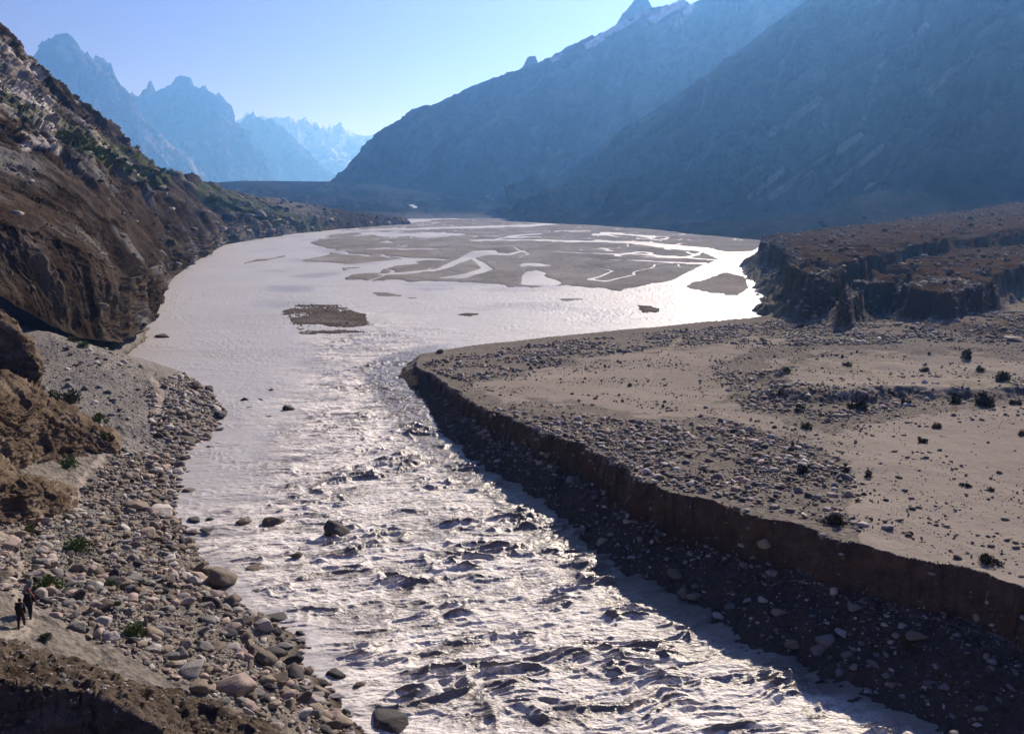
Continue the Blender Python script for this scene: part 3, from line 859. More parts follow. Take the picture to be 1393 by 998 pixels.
# back right mountain, crags and snow on its crest
SK = [(430, 268), (458, 244), (474, 225), (498, 197), (523, 177), (560, 157), (578, 145), (590, 143), (640, 118), (690, 100), (740, 82), (775, 64), (800, 50), (812, 48), (850, 30), (880, 12), (905, 8), (930, -2), (940, 6), (960, -8), (1000, -35), (1100, -85), (1393, -230)]
def z_bk(P, px, py, g, d):
    a, b = px.ravel(), py.ravel()
    w = np.zeros(a.shape)
    for pts, wd in (([(800, 62), (818, 52), (832, 40)], 6), ([(838, 40), (868, 22), (880, 14)], 5), ([(888, 26), (910, 12), (928, 3)], 8), ([(920, 40), (940, 8)], 6), ([(752, 82), (765, 76)], 4)):
        w = np.maximum(w, band(a, b, pts, wd) * ss(-.25, .1, d.ravel()))
    return np.stack([w * .9, 0 * w, np.clip(d.ravel() * .5, 0, .4)], 1)
bkx = dedupe_step([(430, 1130, 1.25), (1130, 1700, 5)])
mountain('mountain', bkx, tab(SK, lambda x: 3000 - (x - 430) * .5, lambda x: 290, lambda x: 2400 - (x - 430) * .25), [120, 240], M_mtn,
         'hazy blue mountain with small crags and snow patches along its long crest', 90, 330, 680, sky_jit=5, foot_n=40, zone=z_bk, skew=-.6)
# rock teeth standing behind that crest
mountain('rock_tooth', np.arange(700, 752, .8), tab([(700, 104), (712, 90), (718, 78), (728, 76), (732, 86), (752, 96)], 3300, 140, 3230), [40, 60], M_peak,
         'small blunt rock tooth poking up behind the long mountain crest', 24, 110, 720, sky_jit=3, foot_n=10, pk=False)
mountain('rock_tooth', np.arange(830, 905, .8), tab([(830, 46), (848, 18), (858, 8), (866, -4), (880, -2), (890, 14), (905, 30)], 3300, 90, 3230), [40, 60], M_peak,
         'pale hazy rock tooth at the top edge behind the snowy crest', 24, 110, 740, sky_jit=4, foot_n=10, pk=False)

# jagged peaks at the head of the valley
PK1 = [(-160, 190), (-60, 150), (0, 128), (30, 95), (48, 74), (60, 60), (76, 46), (88, 45), (96, 52), (105, 66), (115, 75), (119, 70), (125, 80), (141, 80), (151, 88), (157, 105), (165, 117), (173, 125), (179, 139), (193, 157), (209, 173), (225, 189), (249, 209), (265, 225), (290, 250)]
PK2 = [(150, 160), (173, 131), (179, 125), (187, 133), (197, 119), (205, 112), (213, 125), (223, 119), (241, 103), (253, 103), (259, 105), (267, 125), (273, 120), (279, 119), (287, 133), (298, 127), (306, 139), (318, 165), (330, 185), (346, 217), (374, 244), (390, 256)]
PK3 = [(300, 190), (322, 175), (334, 161), (344, 150), (354, 163), (368, 163), (372, 161), (378, 169), (390, 177), (406, 193), (422, 213), (442, 233), (458, 244), (475, 256)]
PK4 = [(310, 172), (330, 160), (338, 150), (350, 158), (382, 161), (394, 157), (406, 163), (414, 159), (426, 165), (446, 173), (464, 167), (474, 177), (494, 185), (518, 181), (560, 190)]
def z_pk(P, px, py, g, d):
    a, b = px.ravel(), py.ravel()
    st = np.zeros(a.shape)
    for pts, w in (([(188, 172), (215, 200), (235, 222)], 7), ([(222, 188), (250, 212), (275, 240)], 9), ([(82, 66), (95, 80)], 8)):
        st = np.maximum(st, band(a, b, pts, w) * ss(-.3, .2, d.ravel()))
    return np.stack([0 * st, 0 * st, .0 * st], 1) + np.stack([st * .35, 0 * st, 0 * st], 1)
mountain('mountain', np.arange(-160, 290, 1.0), tab(PK1, 8100, 262, 6900), [80, 220], M_peak, 'tallest jagged rock peak rising behind the left hillside', 255, 510, 760, sky_jit=32, foot_n=30, zone=z_pk, skew=.3, pk=False)
mountain('mountain', np.arange(150, 390, 1.0), tab(PK2, 9800, 262, 8400), [80, 200], M_peak, 'row of sharp hazy rock spires in the middle of the far peaks', 270, 525, 800, sky_jit=36, foot_n=30, zone=z_pk, skew=.3, pk=False)
mountain('mountain', np.arange(300, 475, .9), tab(PK3, 11700, 262, 10300), [70, 160], M_peak, 'pointed pale peak with a long right shoulder behind the spires', 270, 540, 840, sky_jit=34, foot_n=30, skew=.3, pk=False)
def z_sn(P, px, py, g, d):
    return np.stack([ss(-.2, .25, d.ravel() + (215 - py.ravel()) / 120) * .9, np.zeros(px.size), np.zeros(px.size)], 1)
mountain('mountain', np.arange(310, 560, .9), tab(PK4, 14000, 262, 12500), [70, 140], M_snowpeak, 'farthest snowy ridge nearly lost in haze at the valley head', 285, 600, 880, sky_jit=40, foot_n=30, zone=z_sn, skew=.3, pk=False)

# ------------------------------------------------------------------ rocks
def ico(sub):
    bm = bmesh.new()
    bmesh.ops.create_icosphere(bm, subdivisions=sub, radius=1.0)
    V = np.array([v.co[:] for v in bm.verts]); F = np.array([[v.index for v in f.verts] for f in bm.faces])
    bm.free()
    return V, F
ICO = {s: ico(s) for s in (1, 2, 3, 4)}

def rock_shape(sub, seed, roundness=8.0, n=14, noise=.06):
    """a stone cut by random planes with worn edges, about 2 units across"""
    g = np.random.default_rng(seed)
    V, F = ICO[sub]
    nn = g.normal(size=(n, 3)); nn /= np.linalg.norm(nn, axis=1, keepdims=True)
    dd = g.uniform(.62, 1.0, n)
    dots = np.clip(V @ nn.T, 1e-3, None)
    rr = dd[None] / dots
    rr = (np.sum(rr ** -roundness, axis=1)) ** (-1 / roundness)
    W = V * rr[:, None]
    W += V * (noise * fbm3(W[:, 0] * 1.6 + seed, W[:, 1] * 1.6, W[:, 2] * 1.6, 4, seed % 97, .6))[:, None]
    W *= np.array([g.uniform(.9, 1.25), g.uniform(.75, 1.0), g.uniform(.55, .8)])
    return W / np.abs(W[:, 0]).max(), F

TONES = {'gray': (0.165, 0.152, 0.138), 'tan': (0.21, 0.165, 0.12), 'dark': (.052, .047, .043), 'pale': (0.36, 0.325, 0.285), 'pinkish': (0.31, 0.235, 0.195), 'brown': (0.12, 0.092, 0.068)}
PROTO = {}
def proto(kind, tone, i):
    key = (kind, tone, i)
    if key not in PROTO:
        sub, rd, nz_ = {'big': (4, 14.0, .10), 'cobble': (3, 7.0, .04)}[kind]
        W, F = rock_shape(sub, 1000 + i * 31 + len(kind), rd, 16 if kind == 'big' else 12, nz_)
        me = mesh_from_arrays('boulder', W, F, True)
        t = np.array(TONES[tone])
        color_attr(me, 'tint', np.repeat(t[None], len(W), 0))
        me.materials.append(M_rock)
        PROTO[key] = me
    return PROTO[key]

BOULDERS = []        # (px, py, label, xyz)
def boulder(px, py, wpx, tone, label, asp=1.0, flat=1.0, kind='big', sink=.28, rot=None, wet=False, cat='boulder'):
    loc, d = pick(px, py)
    if wet:
        a, b = on_plane(px, py, 0.0); loc = Vector((float(a), float(b), -.05)); d = project(float(a), float(b), 0.0)[2]
    if loc.z < -.05: loc = loc.copy(); loc.z = -.05
    half = wpx * float(d) / FPX / 2
    o = link('boulder', proto(kind, tone, len(BOULDERS) % 9), None, label=label, cat=cat)
    o.scale = (half, half * asp, half * flat)
    o.rotation_euler = (random.uniform(-.15, .15), random.uniform(-.15, .15), rot if rot is not None else random.uniform(-.5, .5))
    if wet: sink += .38
    o.location = loc + Vector((0, half * asp * .35, half * flat * (.6 - sink)))
    BOULDERS.append((px, py, label, o))
    return o

HAND = [  # px, py (foot), width px, tone, label, in water
 (219, 459, 24, 'dark', 'lone dark boulder in the calm water below the brown bluff', 1),
 (332, 545, 22, 'dark', 'taller left one of two dark boulders touching in the river', 1), (354, 544, 22, 'dark', 'flatter right one of two dark boulders touching in the river', 1),
 (392, 557, 17, 'dark', 'small dark stone alone right of the paired river boulders', 1), (364, 567, 12, 'brown', 'small brown stone below the paired river boulders', 1),
 (338, 555, 11, 'dark', 'tiny dark stone just under the paired river boulders', 1), (369, 531, 10, 'tan', 'tiny tan stone just above the paired river boulders', 1),
 (245, 512, 12, 'brown', 'small stone on the upper tip of the gray scree point', 0), (264, 527, 30, 'brown', 'broad brown boulder crowning the gray scree point', 0),
 (285, 532, 16, 'dark', 'dark stone at the outer edge of the gray scree point', 0), (288, 552, 20, 'pale', 'pale flat stone near the outer edge of the scree point', 0),
 (262, 560, 22, 'gray', 'gray block inland of the pale flat stone on the scree point', 0), (300, 566, 18, 'dark', 'dark stone at the waterline of the scree point', 0),
 (300, 588, 18, 'dark', 'flat dark stone lying in shallow water beside the scree point', 0), (254, 597, 22, 'brown', 'brown block on the shore above the quiet shallows', 0),
 (282, 608, 11, 'dark', 'small dark stone in the shallows below the scree point', 1), (254, 613, 11, 'dark', 'upper one of three small stones at the edge of the quiet shallows', 1),
 (254, 628, 11, 'dark', 'middle one of three small stones at the edge of the quiet shallows', 1), (255, 642, 8, 'dark', 'lowest one of three small stones at the edge of the quiet shallows', 1),
 (246, 662, 19, 'dark', 'rounded dark boulder at the waterline above the pale slab', 0), (269, 658, 14, 'brown', 'small wet stone just off the rounded dark boulder', 1), (257, 669, 22, 'brown', 'flat brown stone half sunk beside the rounded dark boulder', 1),
 (225, 681, 29, 'dark', 'dark angular boulder behind the pale slab at the waterline', 0), (219, 696, 32, 'pale', 'large pale slab at the waterline of the left beach', 0),
 (183, 690, 34, 'tan', 'long tan boulder inland of the pale slab', 0), (281, 729, 24, 'dark', 'dark boulder at the water edge below the pale slab', 0), (262, 727, 24, 'brown', 'low brown boulder left of the dark water edge boulder', 0),
 (262, 708, 22, 'dark', 'long flat dark stone running out into the river', 1), (285, 705, 16, 'dark', 'outer flat stone in line with the long flat one', 1), (268, 746, 14, 'dark', 'small round wet stone off the left beach', 1),
 (457, 724, 40, 'dark', 'big dark boulder breaking the flow in the rapids', 1), (405, 756, 27, 'brown', 'brown stone in the rapids below the big dark boulder', 1), (367, 711, 30, 'brown', 'flat brown stone upstream left of the big dark boulder', 1), (330, 709, 20, 'brown', 'smaller flat stone left of the flat brown stone in the river', 1),
 (345, 774, 28, 'brown', 'low stone ridge in the fast water off the beach', 1), (346, 805, 22, 'brown', 'flat wedge stone alone in the smooth pool', 1), (302, 812, 13, 'brown', 'small flat stone at the head of the smooth pool', 1),
 (263, 792, 28, 'pale', 'pale upright boulder above the long pinkish boulder', 0), (258, 822, 38, 'pinkish', 'long smooth pinkish boulder on the left beach', 0), (301, 796, 42, 'brown', 'large tilted brown boulder at the head of the smooth pool', 0),
 (192, 795, 25, 'gray', 'gray angular block inland of the pale upright boulder', 0), (200, 728, 24, 'tan', 'split tan boulder on the upper left beach', 0), (245, 745, 20, 'brown', 'dark brown stone on the beach near the low brown boulder', 0),
 (375, 843, 36, 'dark', 'flat topped dark boulder at the top of the waterside pile', 0), (376, 861, 28, 'dark', 'dark boulder wedged under the flat topped one', 0), (408, 862, 15, 'dark', 'small rounded dark stone in the pool beside the waterside pile', 1),
 (385, 880, 34, 'gray', 'gray sloping slab in the middle of the waterside pile', 0), (402, 905, 50, 'dark', 'biggest black jagged boulder at the foot of the waterside pile', 0), (362, 902, 32, 'brown', 'brown boulder left of the black jagged one', 0),
 (250, 852, 26, 'brown', 'brown rounded boulder below the long pinkish one', 0), (256, 915, 34, 'gray', 'gray boulder split by a crack on the lower beach', 0), (318, 944, 54, 'pinkish', 'largest pinkish boulder near the bottom of the beach', 0),
 (228, 790, 20, 'brown', 'brown stone between the gray block and pale upright boulder', 0), (440, 930, 20, 'dark', 'small black stone at the water edge below the jagged boulder', 0), (456, 918, 27, 'dark', 'black flat stone in the water below the jagged boulder', 1), (488, 930, 24, 'brown', 'reddish brown stone farthest out below the jagged boulder', 1),
 (461, 950, 38, 'pale', 'flat pale slab at the water edge near the bottom', 0), (430, 948, 24, 'gray', 'gray boulder left of the flat pale slab', 0), (440, 970, 18, 'pale', 'small pale stone under the flat pale slab', 0), (532, 986, 52, 'dark', 'dark wedge boulder in the water at the bottom edge', 1), (517, 985, 20, 'brown', 'small stone in front of the dark wedge boulder', 1),
 (380, 925, 26, 'brown', 'brown slab below the black jagged boulder', 0), (400, 945, 24, 'tan', 'tan slab between the brown slab and the flat pale slab', 0),
 (920, 786, 26, 'tan', 'large tan boulder on the shaded talus under the terrace cliff', 0), (946, 799, 17, 'gray', 'gray boulder just right of the large tan talus boulder', 0), (1018, 818, 22, 'pale', 'larger of two pale boulders side by side on the talus', 0), (1037, 817, 15, 'pale', 'smaller of two pale boulders side by side on the talus', 0),
 (1125, 850, 13, 'pale', 'small pale boulder above the long talus boulder', 0), (1142, 862, 19, 'pale', 'long pale boulder lying flat on the talus', 0), (1150, 893, 15, 'gray', 'gray boulder near the dark water under the cliff', 0), (1191, 892, 12, 'gray', 'gray boulder right of the one near the dark water', 0),
 (1172, 875, 16, 'gray', 'flat gray boulder below the long pale talus boulder', 0), (1202, 851, 10, 'pale', 'small pale stone high on the shaded talus', 0), (1335, 966, 28, 'gray', 'gray boulder in the darkest corner of the shaded river', 0), (1026, 760, 15, 'tan', 'tan stone stuck in the foot of the earth cliff', 0), (851, 711, 12, 'pale', 'pale stone on the upper talus by the narrow shadow', 0),
 (1366, 838, 11, 'gray', 'gray stone in the earth cliff near the right edge', 0), (1384, 462, 24, 'tan', 'large tan boulder on the terrace at the right edge below the plateau', 0), (600, 478, 10, 'brown', 'brown boulder on the tip of the cobble spit', 0),
 (1284, 835, 12, 'gray', 'gray stone set into the cliff under the sandy terrace', 0)]
for px, py, w, tone, lab, wet in HAND:
    kw = dict(asp=random.uniform(.8, 1.05), flat=random.uniform(.75, 1.0))
    if 'flat' in lab or 'slab' in lab or 'low' in lab: kw['flat'] = .55
    if 'upright' in lab or 'taller' in lab or 'big dark' in lab: kw['flat'] = 1.1
    if px == 457: kw['flat'] = .9
    boulder(px, py, w, tone, lab, wet=bool(wet), **kw)

# scattered stones: (photo polygon, ground level, density per square metre, size range, exponent, tones)
def scatter(poly_px, zlev, dens, smin, smax, expo, tones, cluster=0.0, keep=None, sandavoid=True):
    poly = wp(poly_px, zlev)
    A = np.array(poly)
    x0, y0 = A.min(0); x1, y1 = A.max(0)
    n = int((x1 - x0) * (y1 - y0) * dens)
    x = rng.uniform(x0, x1, n); y = rng.uniform(y0, y1, n)
    m = inside(x, y, poly)
    x, y = x[m], y[m]
    if cluster > 0:
        c = fbm2(x / 6, y / 6, 3, 140)
        m = rng.uniform(size=len(x)) < np.clip(.5 + c * cluster * 2.2, .04, 1)
        x, y = x[m], y[m]
    s = smin * (1 - rng.uniform(size=len(x))) ** (-1 / expo)
    s = np.clip(s, smin, smax)
    z = ground_h(x, y)
    if keep is not None:
        m = keep(x, y); x, y, z, s = x[m], y[m], z[m], s[m]
    px, py, d = project(x, y, z)
    m = (px > -60) & (px < 1460) & (py < 1040) & (z > -.12)
    ok = m.copy()
    if sandavoid:
        for pg in SAND:
            sdv = sdf(px, py, pg, 60) + 16 * fbm2(x / 4, y / 4, 3, 141)
            ok &= rng.uniform(size=len(x)) > np.clip(.5 + sdv / 40, 0, .93)
        for pp in PATHS_R + PATHS_L:
            ok &= seg_dist(px, py * 1.7, [(a, b * 1.7) for a, b in pp]) > 5
    t = rng.choice(len(tones), len(x))
    cols = np.array([TONES[k] for k in tones])[t] * rng.uniform(.7, 1.3, (len(x), 1))
    return [np.stack([x, y, z, s, px, py, d], 1)[ok], cols[ok], np.array(tones)[t[ok]]]

BEACH = [(-30, 745), (70, 705), (110, 660), (160, 610), (215, 590), (300, 545), (312, 565), (280, 600), (238, 640), (240, 700), (290, 780), (322, 812), (420, 868), (430, 905), (505, 955), (560, 990), (560, 1030), (340, 1030), (300, 965), (200, 940), (60, 895), (-40, 885)]
SHORE = [(200, 560), (250, 505), (300, 540), (312, 565), (280, 600), (245, 640), (245, 700), (290, 780), (330, 815), (425, 862), (445, 905), (530, 960), (610, 1030), (450, 1030), (380, 930), (300, 850), (220, 760), (190, 690), (210, 620)]
SCREE = [(60, 560), (60, 500), (140, 480), (200, 495), (260, 508), (300, 540), (300, 580), (200, 610), (140, 600)]
COBB = [(570, 493), (640, 470), (800, 452), (1000, 434), (1100, 428), (1300, 432), (1420, 445), (1420, 480), (1100, 480), (900, 482), (800, 492), (700, 512), (640, 530), (600, 515)]
COBB2 = [(640, 545), (700, 545), (880, 566), (960, 560), (1060, 592), (1150, 625), (1185, 690), (1260, 757), (1110, 725), (1000, 690), (900, 665), (780, 602), (700, 575)]
COBB3 = [(960, 490), (1040, 492), (1080, 525), (1240, 535), (1400, 525), (1420, 560), (1250, 565), (1130, 592), (1000, 560), (985, 530)]
TALUS = [(600, 540), (700, 600), (800, 640), (900, 690), (1000, 720), (1150, 780), (1300, 810), (1420, 860), (1420, 1000), (1300, 985), (1150, 920), (1000, 850), (880, 780), (760, 700), (660, 640), (610, 570)]
PLAT = [(1030, 350), (1060, 345), (1090, 400), (1140, 410), (1290, 425), (1400, 425), (1400, 434), (1080, 430), (1045, 400)]
PLTOP = [(1050, 318), (1200, 300), (1420, 290), (1420, 378), (1290, 385), (1165, 374), (1090, 348)]
mixed = ['gray', 'gray', 'tan', 'tan', 'brown', 'pale', 'dark', 'pinkish']
sets = [scatter(BEACH, 3.0, 17, .075, .5, 1.75, mixed), scatter(SHORE, .8, 4.5, .14, .7, 1.9, mixed + ['pale', 'brown']),
        scatter([(-60, 890), (60, 895), (200, 938), (300, 968), (350, 1000), (200, 1000), (60, 935), (-60, 925)], 9.0, 5, .05, .25, 2.2, mixed) if False else scatter(SCREE, 4.0, 6, .05, .5, 2.3, ['gray', 'gray', 'dark', 'pale']),
        scatter(COBB, 2.0, 6.0, .15, .6, 2.2, mixed, cluster=.8), scatter(COBB2, 5.0, 17, .10, .5, 2.0, mixed, cluster=.35),
        scatter(COBB3, 4.0, 7.0, .12, .5, 2.2, mixed, cluster=.6), scatter(TALUS, 2.0, 4.0, .07, .5, 2.0, ['gray', 'gray', 'pale', 'tan', 'gray'], sandavoid=False, keep=lambda x, y: ter_sd(x, y) < -.6),
        scatter(PLAT, 3.0, 1.2, .2, .8, 2.4, ['brown', 'gray', 'dark']), scatter([(600, 560), (640, 470), (1050, 440), (1420, 435), (1420, 830), (1200, 760), (900, 670)], 4.5, 6.0, .04, .3, 1.9, ['gray', 'tan', 'brown', 'dark', 'gray'], cluster=.9, sandavoid=False), scatter([(-60, 890), (60, 893), (200, 936), (300, 966), (350, 1000), (200, 1010), (60, 960), (-60, 930)], 9.5, 0, .05, .25, 2.2, mixed), scatter([(560, 480), (700, 560), (900, 640), (1110, 705), (1200, 730), (1420, 790), (1420, 870), (1200, 800), (1000, 740), (800, 650), (640, 590), (560, 510)], 5.0, 9, .05, .3, 1.7, ['gray', 'tan', 'brown', 'pale', 'brown'], sandavoid=False, keep=lambda x, y: np.abs(ter_sd(x, y) + .75) < .9), scatter([(379, 428), (406, 412), (470, 416), (505, 432), (500, 456), (449, 462), (405, 456)], .1, .6, .12, .32, 2.4, ['gray', 'gray', 'pale', 'tan'], sandavoid=False), scatter(PLTOP, 14.0, .22, .3, 1.0, 2.2, ['brown', 'dark', 'gray', 'brown'], cluster=.6)]
zones = ['left beach', 'left beach', 'gray scree slope', 'far cobble spit', 'cobble field by the terrace edge', 'scarp of the sandy mound', 'shaded talus', 'foot of the plateau', 'open sand', 'earth bank', 'terrace cliff face', 'river bar', 'brown plateau']
R = np.concatenate([s[0] for s in sets]); C_ = np.concatenate([s[1] for s in sets]); T_ = np.concatenate([s[2] for s in sets])
Z_ = np.concatenate([np.full(len(s[0]), i) for i, s in enumerate(sets)])
# not on top of the traced boulders
okm = np.ones(len(R), bool)
for bxp, byp, lab, o in BOULDERS:
    okm &= np.hypot(R[:, 0] - o.location.x, R[:, 1] - o.location.y) > (o.scale[0] * .9)
R, C_, T_, Z_ = R[okm], C_[okm], T_[okm], Z_[okm]
vis = (R[:, 4] > 2) & (R[:, 4] < 1391) & (R[:, 5] > 0) & (R[:, 5] < 992)
appar = np.where(vis, R[:, 3] / R[:, 6], 0)
NIND = 300 - len(BOULDERS)
order = np.argsort(-appar)
big, rest = order[:NIND], order[NIND:]
ORD = ['nearest', 'second', 'third', 'fourth', 'fifth', 'sixth', 'seventh', 'eighth', 'ninth', 'tenth', 'eleventh', 'twelfth', 'thirteenth', 'fourteenth', 'fifteenth', 'sixteenth', 'seventeenth', 'eighteenth', 'nineteenth', 'twentieth']
hand = [(b[0], b[1], b[2]) for b in BOULDERS]
count = {}
big = sorted(big, key=lambda i: min(math.hypot(R[i, 4] - h[0], R[i, 5] - h[1]) for h in hand))
for n_, i in enumerate(big):
    px, py = R[i, 4], R[i, 5]
    h = min(hand, key=lambda q: math.hypot(px - q[0], py - q[1]))
    dx, dy = px - h[0], (py - h[1])
    rel = ('right of' if dx > 0 else 'left of') if abs(dx) > abs(dy) else ('in front of' if dy > 0 else 'behind')
    key = (h[2], rel)
    k_ = count.get(key, 0); count[key] = k_ + 1
    short = ' '.join(h[2].split()[:9])
    while short.split()[-1] in ('the', 'of', 'a', 'in', 'at', 'on', 'and', 'by', 'under', 'near', 'below', 'beside', 'above', 'left', 'just', 'inland', 'two', 'three', 'between', 'right', 'upstream', 'with', 'into', 'out', 'over', 'behind', 'split'):
        short = ' '.join(short.split()[:-1])
    lab = f"{ORD[min(k_, 19)]} {T_[i]} stone {rel} the {short}"
    o = link('boulder', proto('cobble' if n_ % 3 == 0 else 'big', str(T_[i]), n_ % 7), None, label=lab, cat='boulder', group='loose stones on the ' + zones[int(Z_[i])])
    s = R[i, 3]
    o.scale = (s, s * rng.uniform(.75, 1.0), s * rng.uniform(.7, 1.0))
    o.rotation_euler = (rng.uniform(-.3, .3), rng.uniform(-.3, .3), rng.uniform(0, 6.28))
    o.location = (R[i, 0], R[i, 1], R[i, 2] + s * .22)
for b in BOULDERS:
    b[3]['group'] = 'boulders and stones of the river banks'

# the many thousand smaller stones: one mass
LIB = {1: [rock_shape(1, 50 + i, 11, 9, .05)[0] for i in range(12)], 2: [rock_shape(2, 80 + i, 9 if i % 3 == 0 else 22, 10, .05)[0] for i in range(18)]}
def stone_mass(name, X, S, C, px_, label):
    """X positions, S half sizes, C tints, px_ size in the photo: one mesh of many stones"""
    Vs, Fs, Cs, off = [], [], [], 0
    for lev in (1, 2):
        sel = np.nonzero((px_ > 3.0) if lev == 2 else (px_ <= 3.0))[0]
        F0 = ICO[lev][1]
        for li, W in enumerate(LIB[lev]):
            q = sel[li::len(LIB[lev])]
            if not len(q): continue
            k = len(q)
            a = rng.uniform(0, 6.28, k); b = rng.uniform(-.35, .35, k)
            s = S[q][:, None] * np.stack([np.ones(k), rng.uniform(.7, 1, k), rng.uniform(.7, 1.05, k)], 1)
            L = W[None] * s[:, None, :]
            y2 = L[..., 1] * np.cos(b)[:, None] - L[..., 2] * np.sin(b)[:, None]; z2 = L[..., 1] * np.sin(b)[:, None] + L[..., 2] * np.cos(b)[:, None]
            x3 = L[..., 0] * np.cos(a)[:, None] - y2 * np.sin(a)[:, None]; y3 = L[..., 0] * np.sin(a)[:, None] + y2 * np.cos(a)[:, None]
            V = np.stack([x3 + X[q, 0][:, None], y3 + X[q, 1][:, None], z2 + (X[q, 2] + S[q] * .2)[:, None]], 2)
            nv = W.shape[0]
            Vs.append(V.reshape(-1, 3)); Cs.append(np.repeat(C[q], nv, 0))
            Fs.append((F0[None] + (np.arange(k) * nv)[:, None, None] + off).reshape(-1, 3)); off += k * nv
    me = mesh_from_arrays(name, np.concatenate(Vs), np.concatenate(Fs), True)
    color_attr(me, 'tint', np.concatenate(Cs))
    link(name, me, M_rock, label=label, cat='stones', kind='stuff')
stone_mass('cobbles', R[rest, :3], R[rest, 3], C_[rest], R[rest, 3] / R[rest, 6] * FPX, 'countless small cobbles covering the beach, terrace and talus')
def strew(pts, n, smin, smax, expo, tones, mul=1.0):
    q = rng.integers(0, len(pts), n)
    X = pts[q]
    S = np.clip(smin * (1 - rng.uniform(size=n)) ** (-1 / expo), smin, smax)
    C = np.array([TONES[k] for k in tones])[rng.integers(0, len(tones), n)] * rng.uniform(.7, 1.2, (n, 1)) * mul
    return X, S, C
X, S, C = strew(BANK_PTS, 4500, .025, .13, 1.8, mixed)
q = rng.choice(len(HILL_PTS), 60000)
q = q[rng.uniform(size=len(q)) < np.clip(.18 + HILL_GR[q] * .5 + .5 * fbm2(HILL_PTS[q, 0] / 18, HILL_PTS[q, 1] / 18, 3, 700), 0, 1)]
X2, S2, C2 = strew(HILL_PTS[q], 15000, .16, 2.2, 1.9, ['gray', 'brown', 'brown', 'tan', 'dark', 'pale'], .8)
d2 = np.hypot(X2[:, 0], X2[:, 1]); S2 = S2 * np.clip(d2 / 350, .6, 2.0)
X = np.concatenate([X, X2]); S = np.concatenate([S, S2]); C = np.concatenate([C, C2])
stone_mass('scree_stones', X, S, C, S / np.hypot(X[:, 0], X[:, 1]) * FPX, 'loose stones strewn over the left hillside and the near earth bank')

# ------------------------------------------------------------------ plants
M_olive = plain_mat('dry_shrub_leaves', (.040, .036, .016), (.075, .066, .028), 9)
M_green = plain_mat('green_shrub_leaves', (.085, .135, .032), (.14, .20, .055), 9)
M_dull = plain_mat('dull_shrub_leaves', (.065, .078, .036), (.11, .12, .058), 9)
M_stem = plain_mat('shrub_stems', (.07, .05, .035), (.11, .085, .06), 12)

def foliage_mesh(seed, n, mat, tall=1.0, leaf=.16):
    g = np.random.default_rng(seed)
    # clumps spread unevenly through a dome one unit in radius
    kc = 13
    cc = g.normal(size=(kc, 3)); cc /= np.linalg.norm(cc, axis=1, keepdims=True)
    cc[:, 2] = np.abs(cc[:, 2]) * tall; cc *= g.uniform(.35, .85, (kc, 1)); cc[:, 2] += .12
    rad = g.uniform(.2, .42, kc)
    which = g.integers(0, kc, n)
    d = g.normal(size=(n, 3)); d /= np.linalg.norm(d, axis=1, keepdims=True)
    p = cc[which] + d * (rad[which] * g.uniform(.3, 1, n) ** .5)[:, None]
    p[:, 2] = np.abs(p[:, 2])
    ax = p * np.array([1, 1, .6]) + np.array([0, 0, .55]) + g.normal(size=(n, 3)) * .35
    ax /= np.linalg.norm(ax, axis=1, keepdims=True)
    sd_ = np.cross(ax, g.normal(size=(n, 3))); sd_ /= np.linalg.norm(sd_, axis=1, keepdims=True)
    L = leaf * g.uniform(.6, 1.3, (n, 1)); Wd = L * .28
    V = np.stack([p - ax * L * .5, p + sd_ * Wd, p + ax * L * .6, p - sd_ * Wd], 1).reshape(-1, 3)
    me = mesh_from_arrays('foliage', V, np.arange(n * 4).reshape(-1, 4), False)
    me.materials.append(mat)
    return me

def tube(pts, rads, seg=6):
    V, F = [], []
    for i, (p, r) in enumerate(zip(pts, rads)):
        p = Vector(p)
        t = (Vector(pts[min(i + 1, len(pts) - 1)]) - Vector(pts[max(i - 1, 0)])).normalized()
        a = t.orthogonal().normalized(); b = t.cross(a)
        for k in range(seg):
            q = p + (a * math.cos(6.2832 * k / seg) + b * math.sin(6.2832 * k / seg)) * r
            V.append(q[:])
        if i:
            o = (i - 1) * seg
            for k in range(seg):
                F.append((o + k, o + (k + 1) % seg, o + seg + (k + 1) % seg, o + seg + k))
    return V, F

def join_tubes(name, tubes, mat):
    V, F = [], []
    for v, f in tubes:
        o = len(V); V += list(v); F += [tuple(i + o for i in q) for q in f]
    me = mesh_from_arrays(name, np.array(V), np.array(F), True)
    me.materials.append(mat)
    return me

def stems_mesh(seed, tall=1.0):
    g = random.Random(seed)
    ts = []
    for k in range(12):
        a = g.uniform(0, 6.28); e = g.uniform(.25, .8)
        tip = (math.cos(a) * e, math.sin(a) * e, tall * g.uniform(.5, .95))
        mid = (tip[0] * .45 + g.uniform(-.06, .06), tip[1] * .45 + g.uniform(-.06, .06), tip[2] * .55)
        ts.append(tube([(g.uniform(-.06, .06), g.uniform(-.06, .06), -.12), mid, tip], [.035, .022, .008], 4))
    return join_tubes('stem', ts, M_stem)

FOL = {m.name: [foliage_mesh(900 + i * 7 + len(m.name), 900, m, [.75, .95, 1.15, .85][i], .17) for i in range(4)] for m in (M_olive, M_green, M_dull)}
STEM = [stems_mesh(40 + i, [.75, .95, 1.15, .85][i]) for i in range(4)]
FOLS = {m.name: [foliage_mesh(990 + i * 7 + len(m.name), 260, m, [.8, 1.1, .95][i], .3) for i in range(3)] for m in (M_olive, M_green, M_dull)}
NSH = [0]

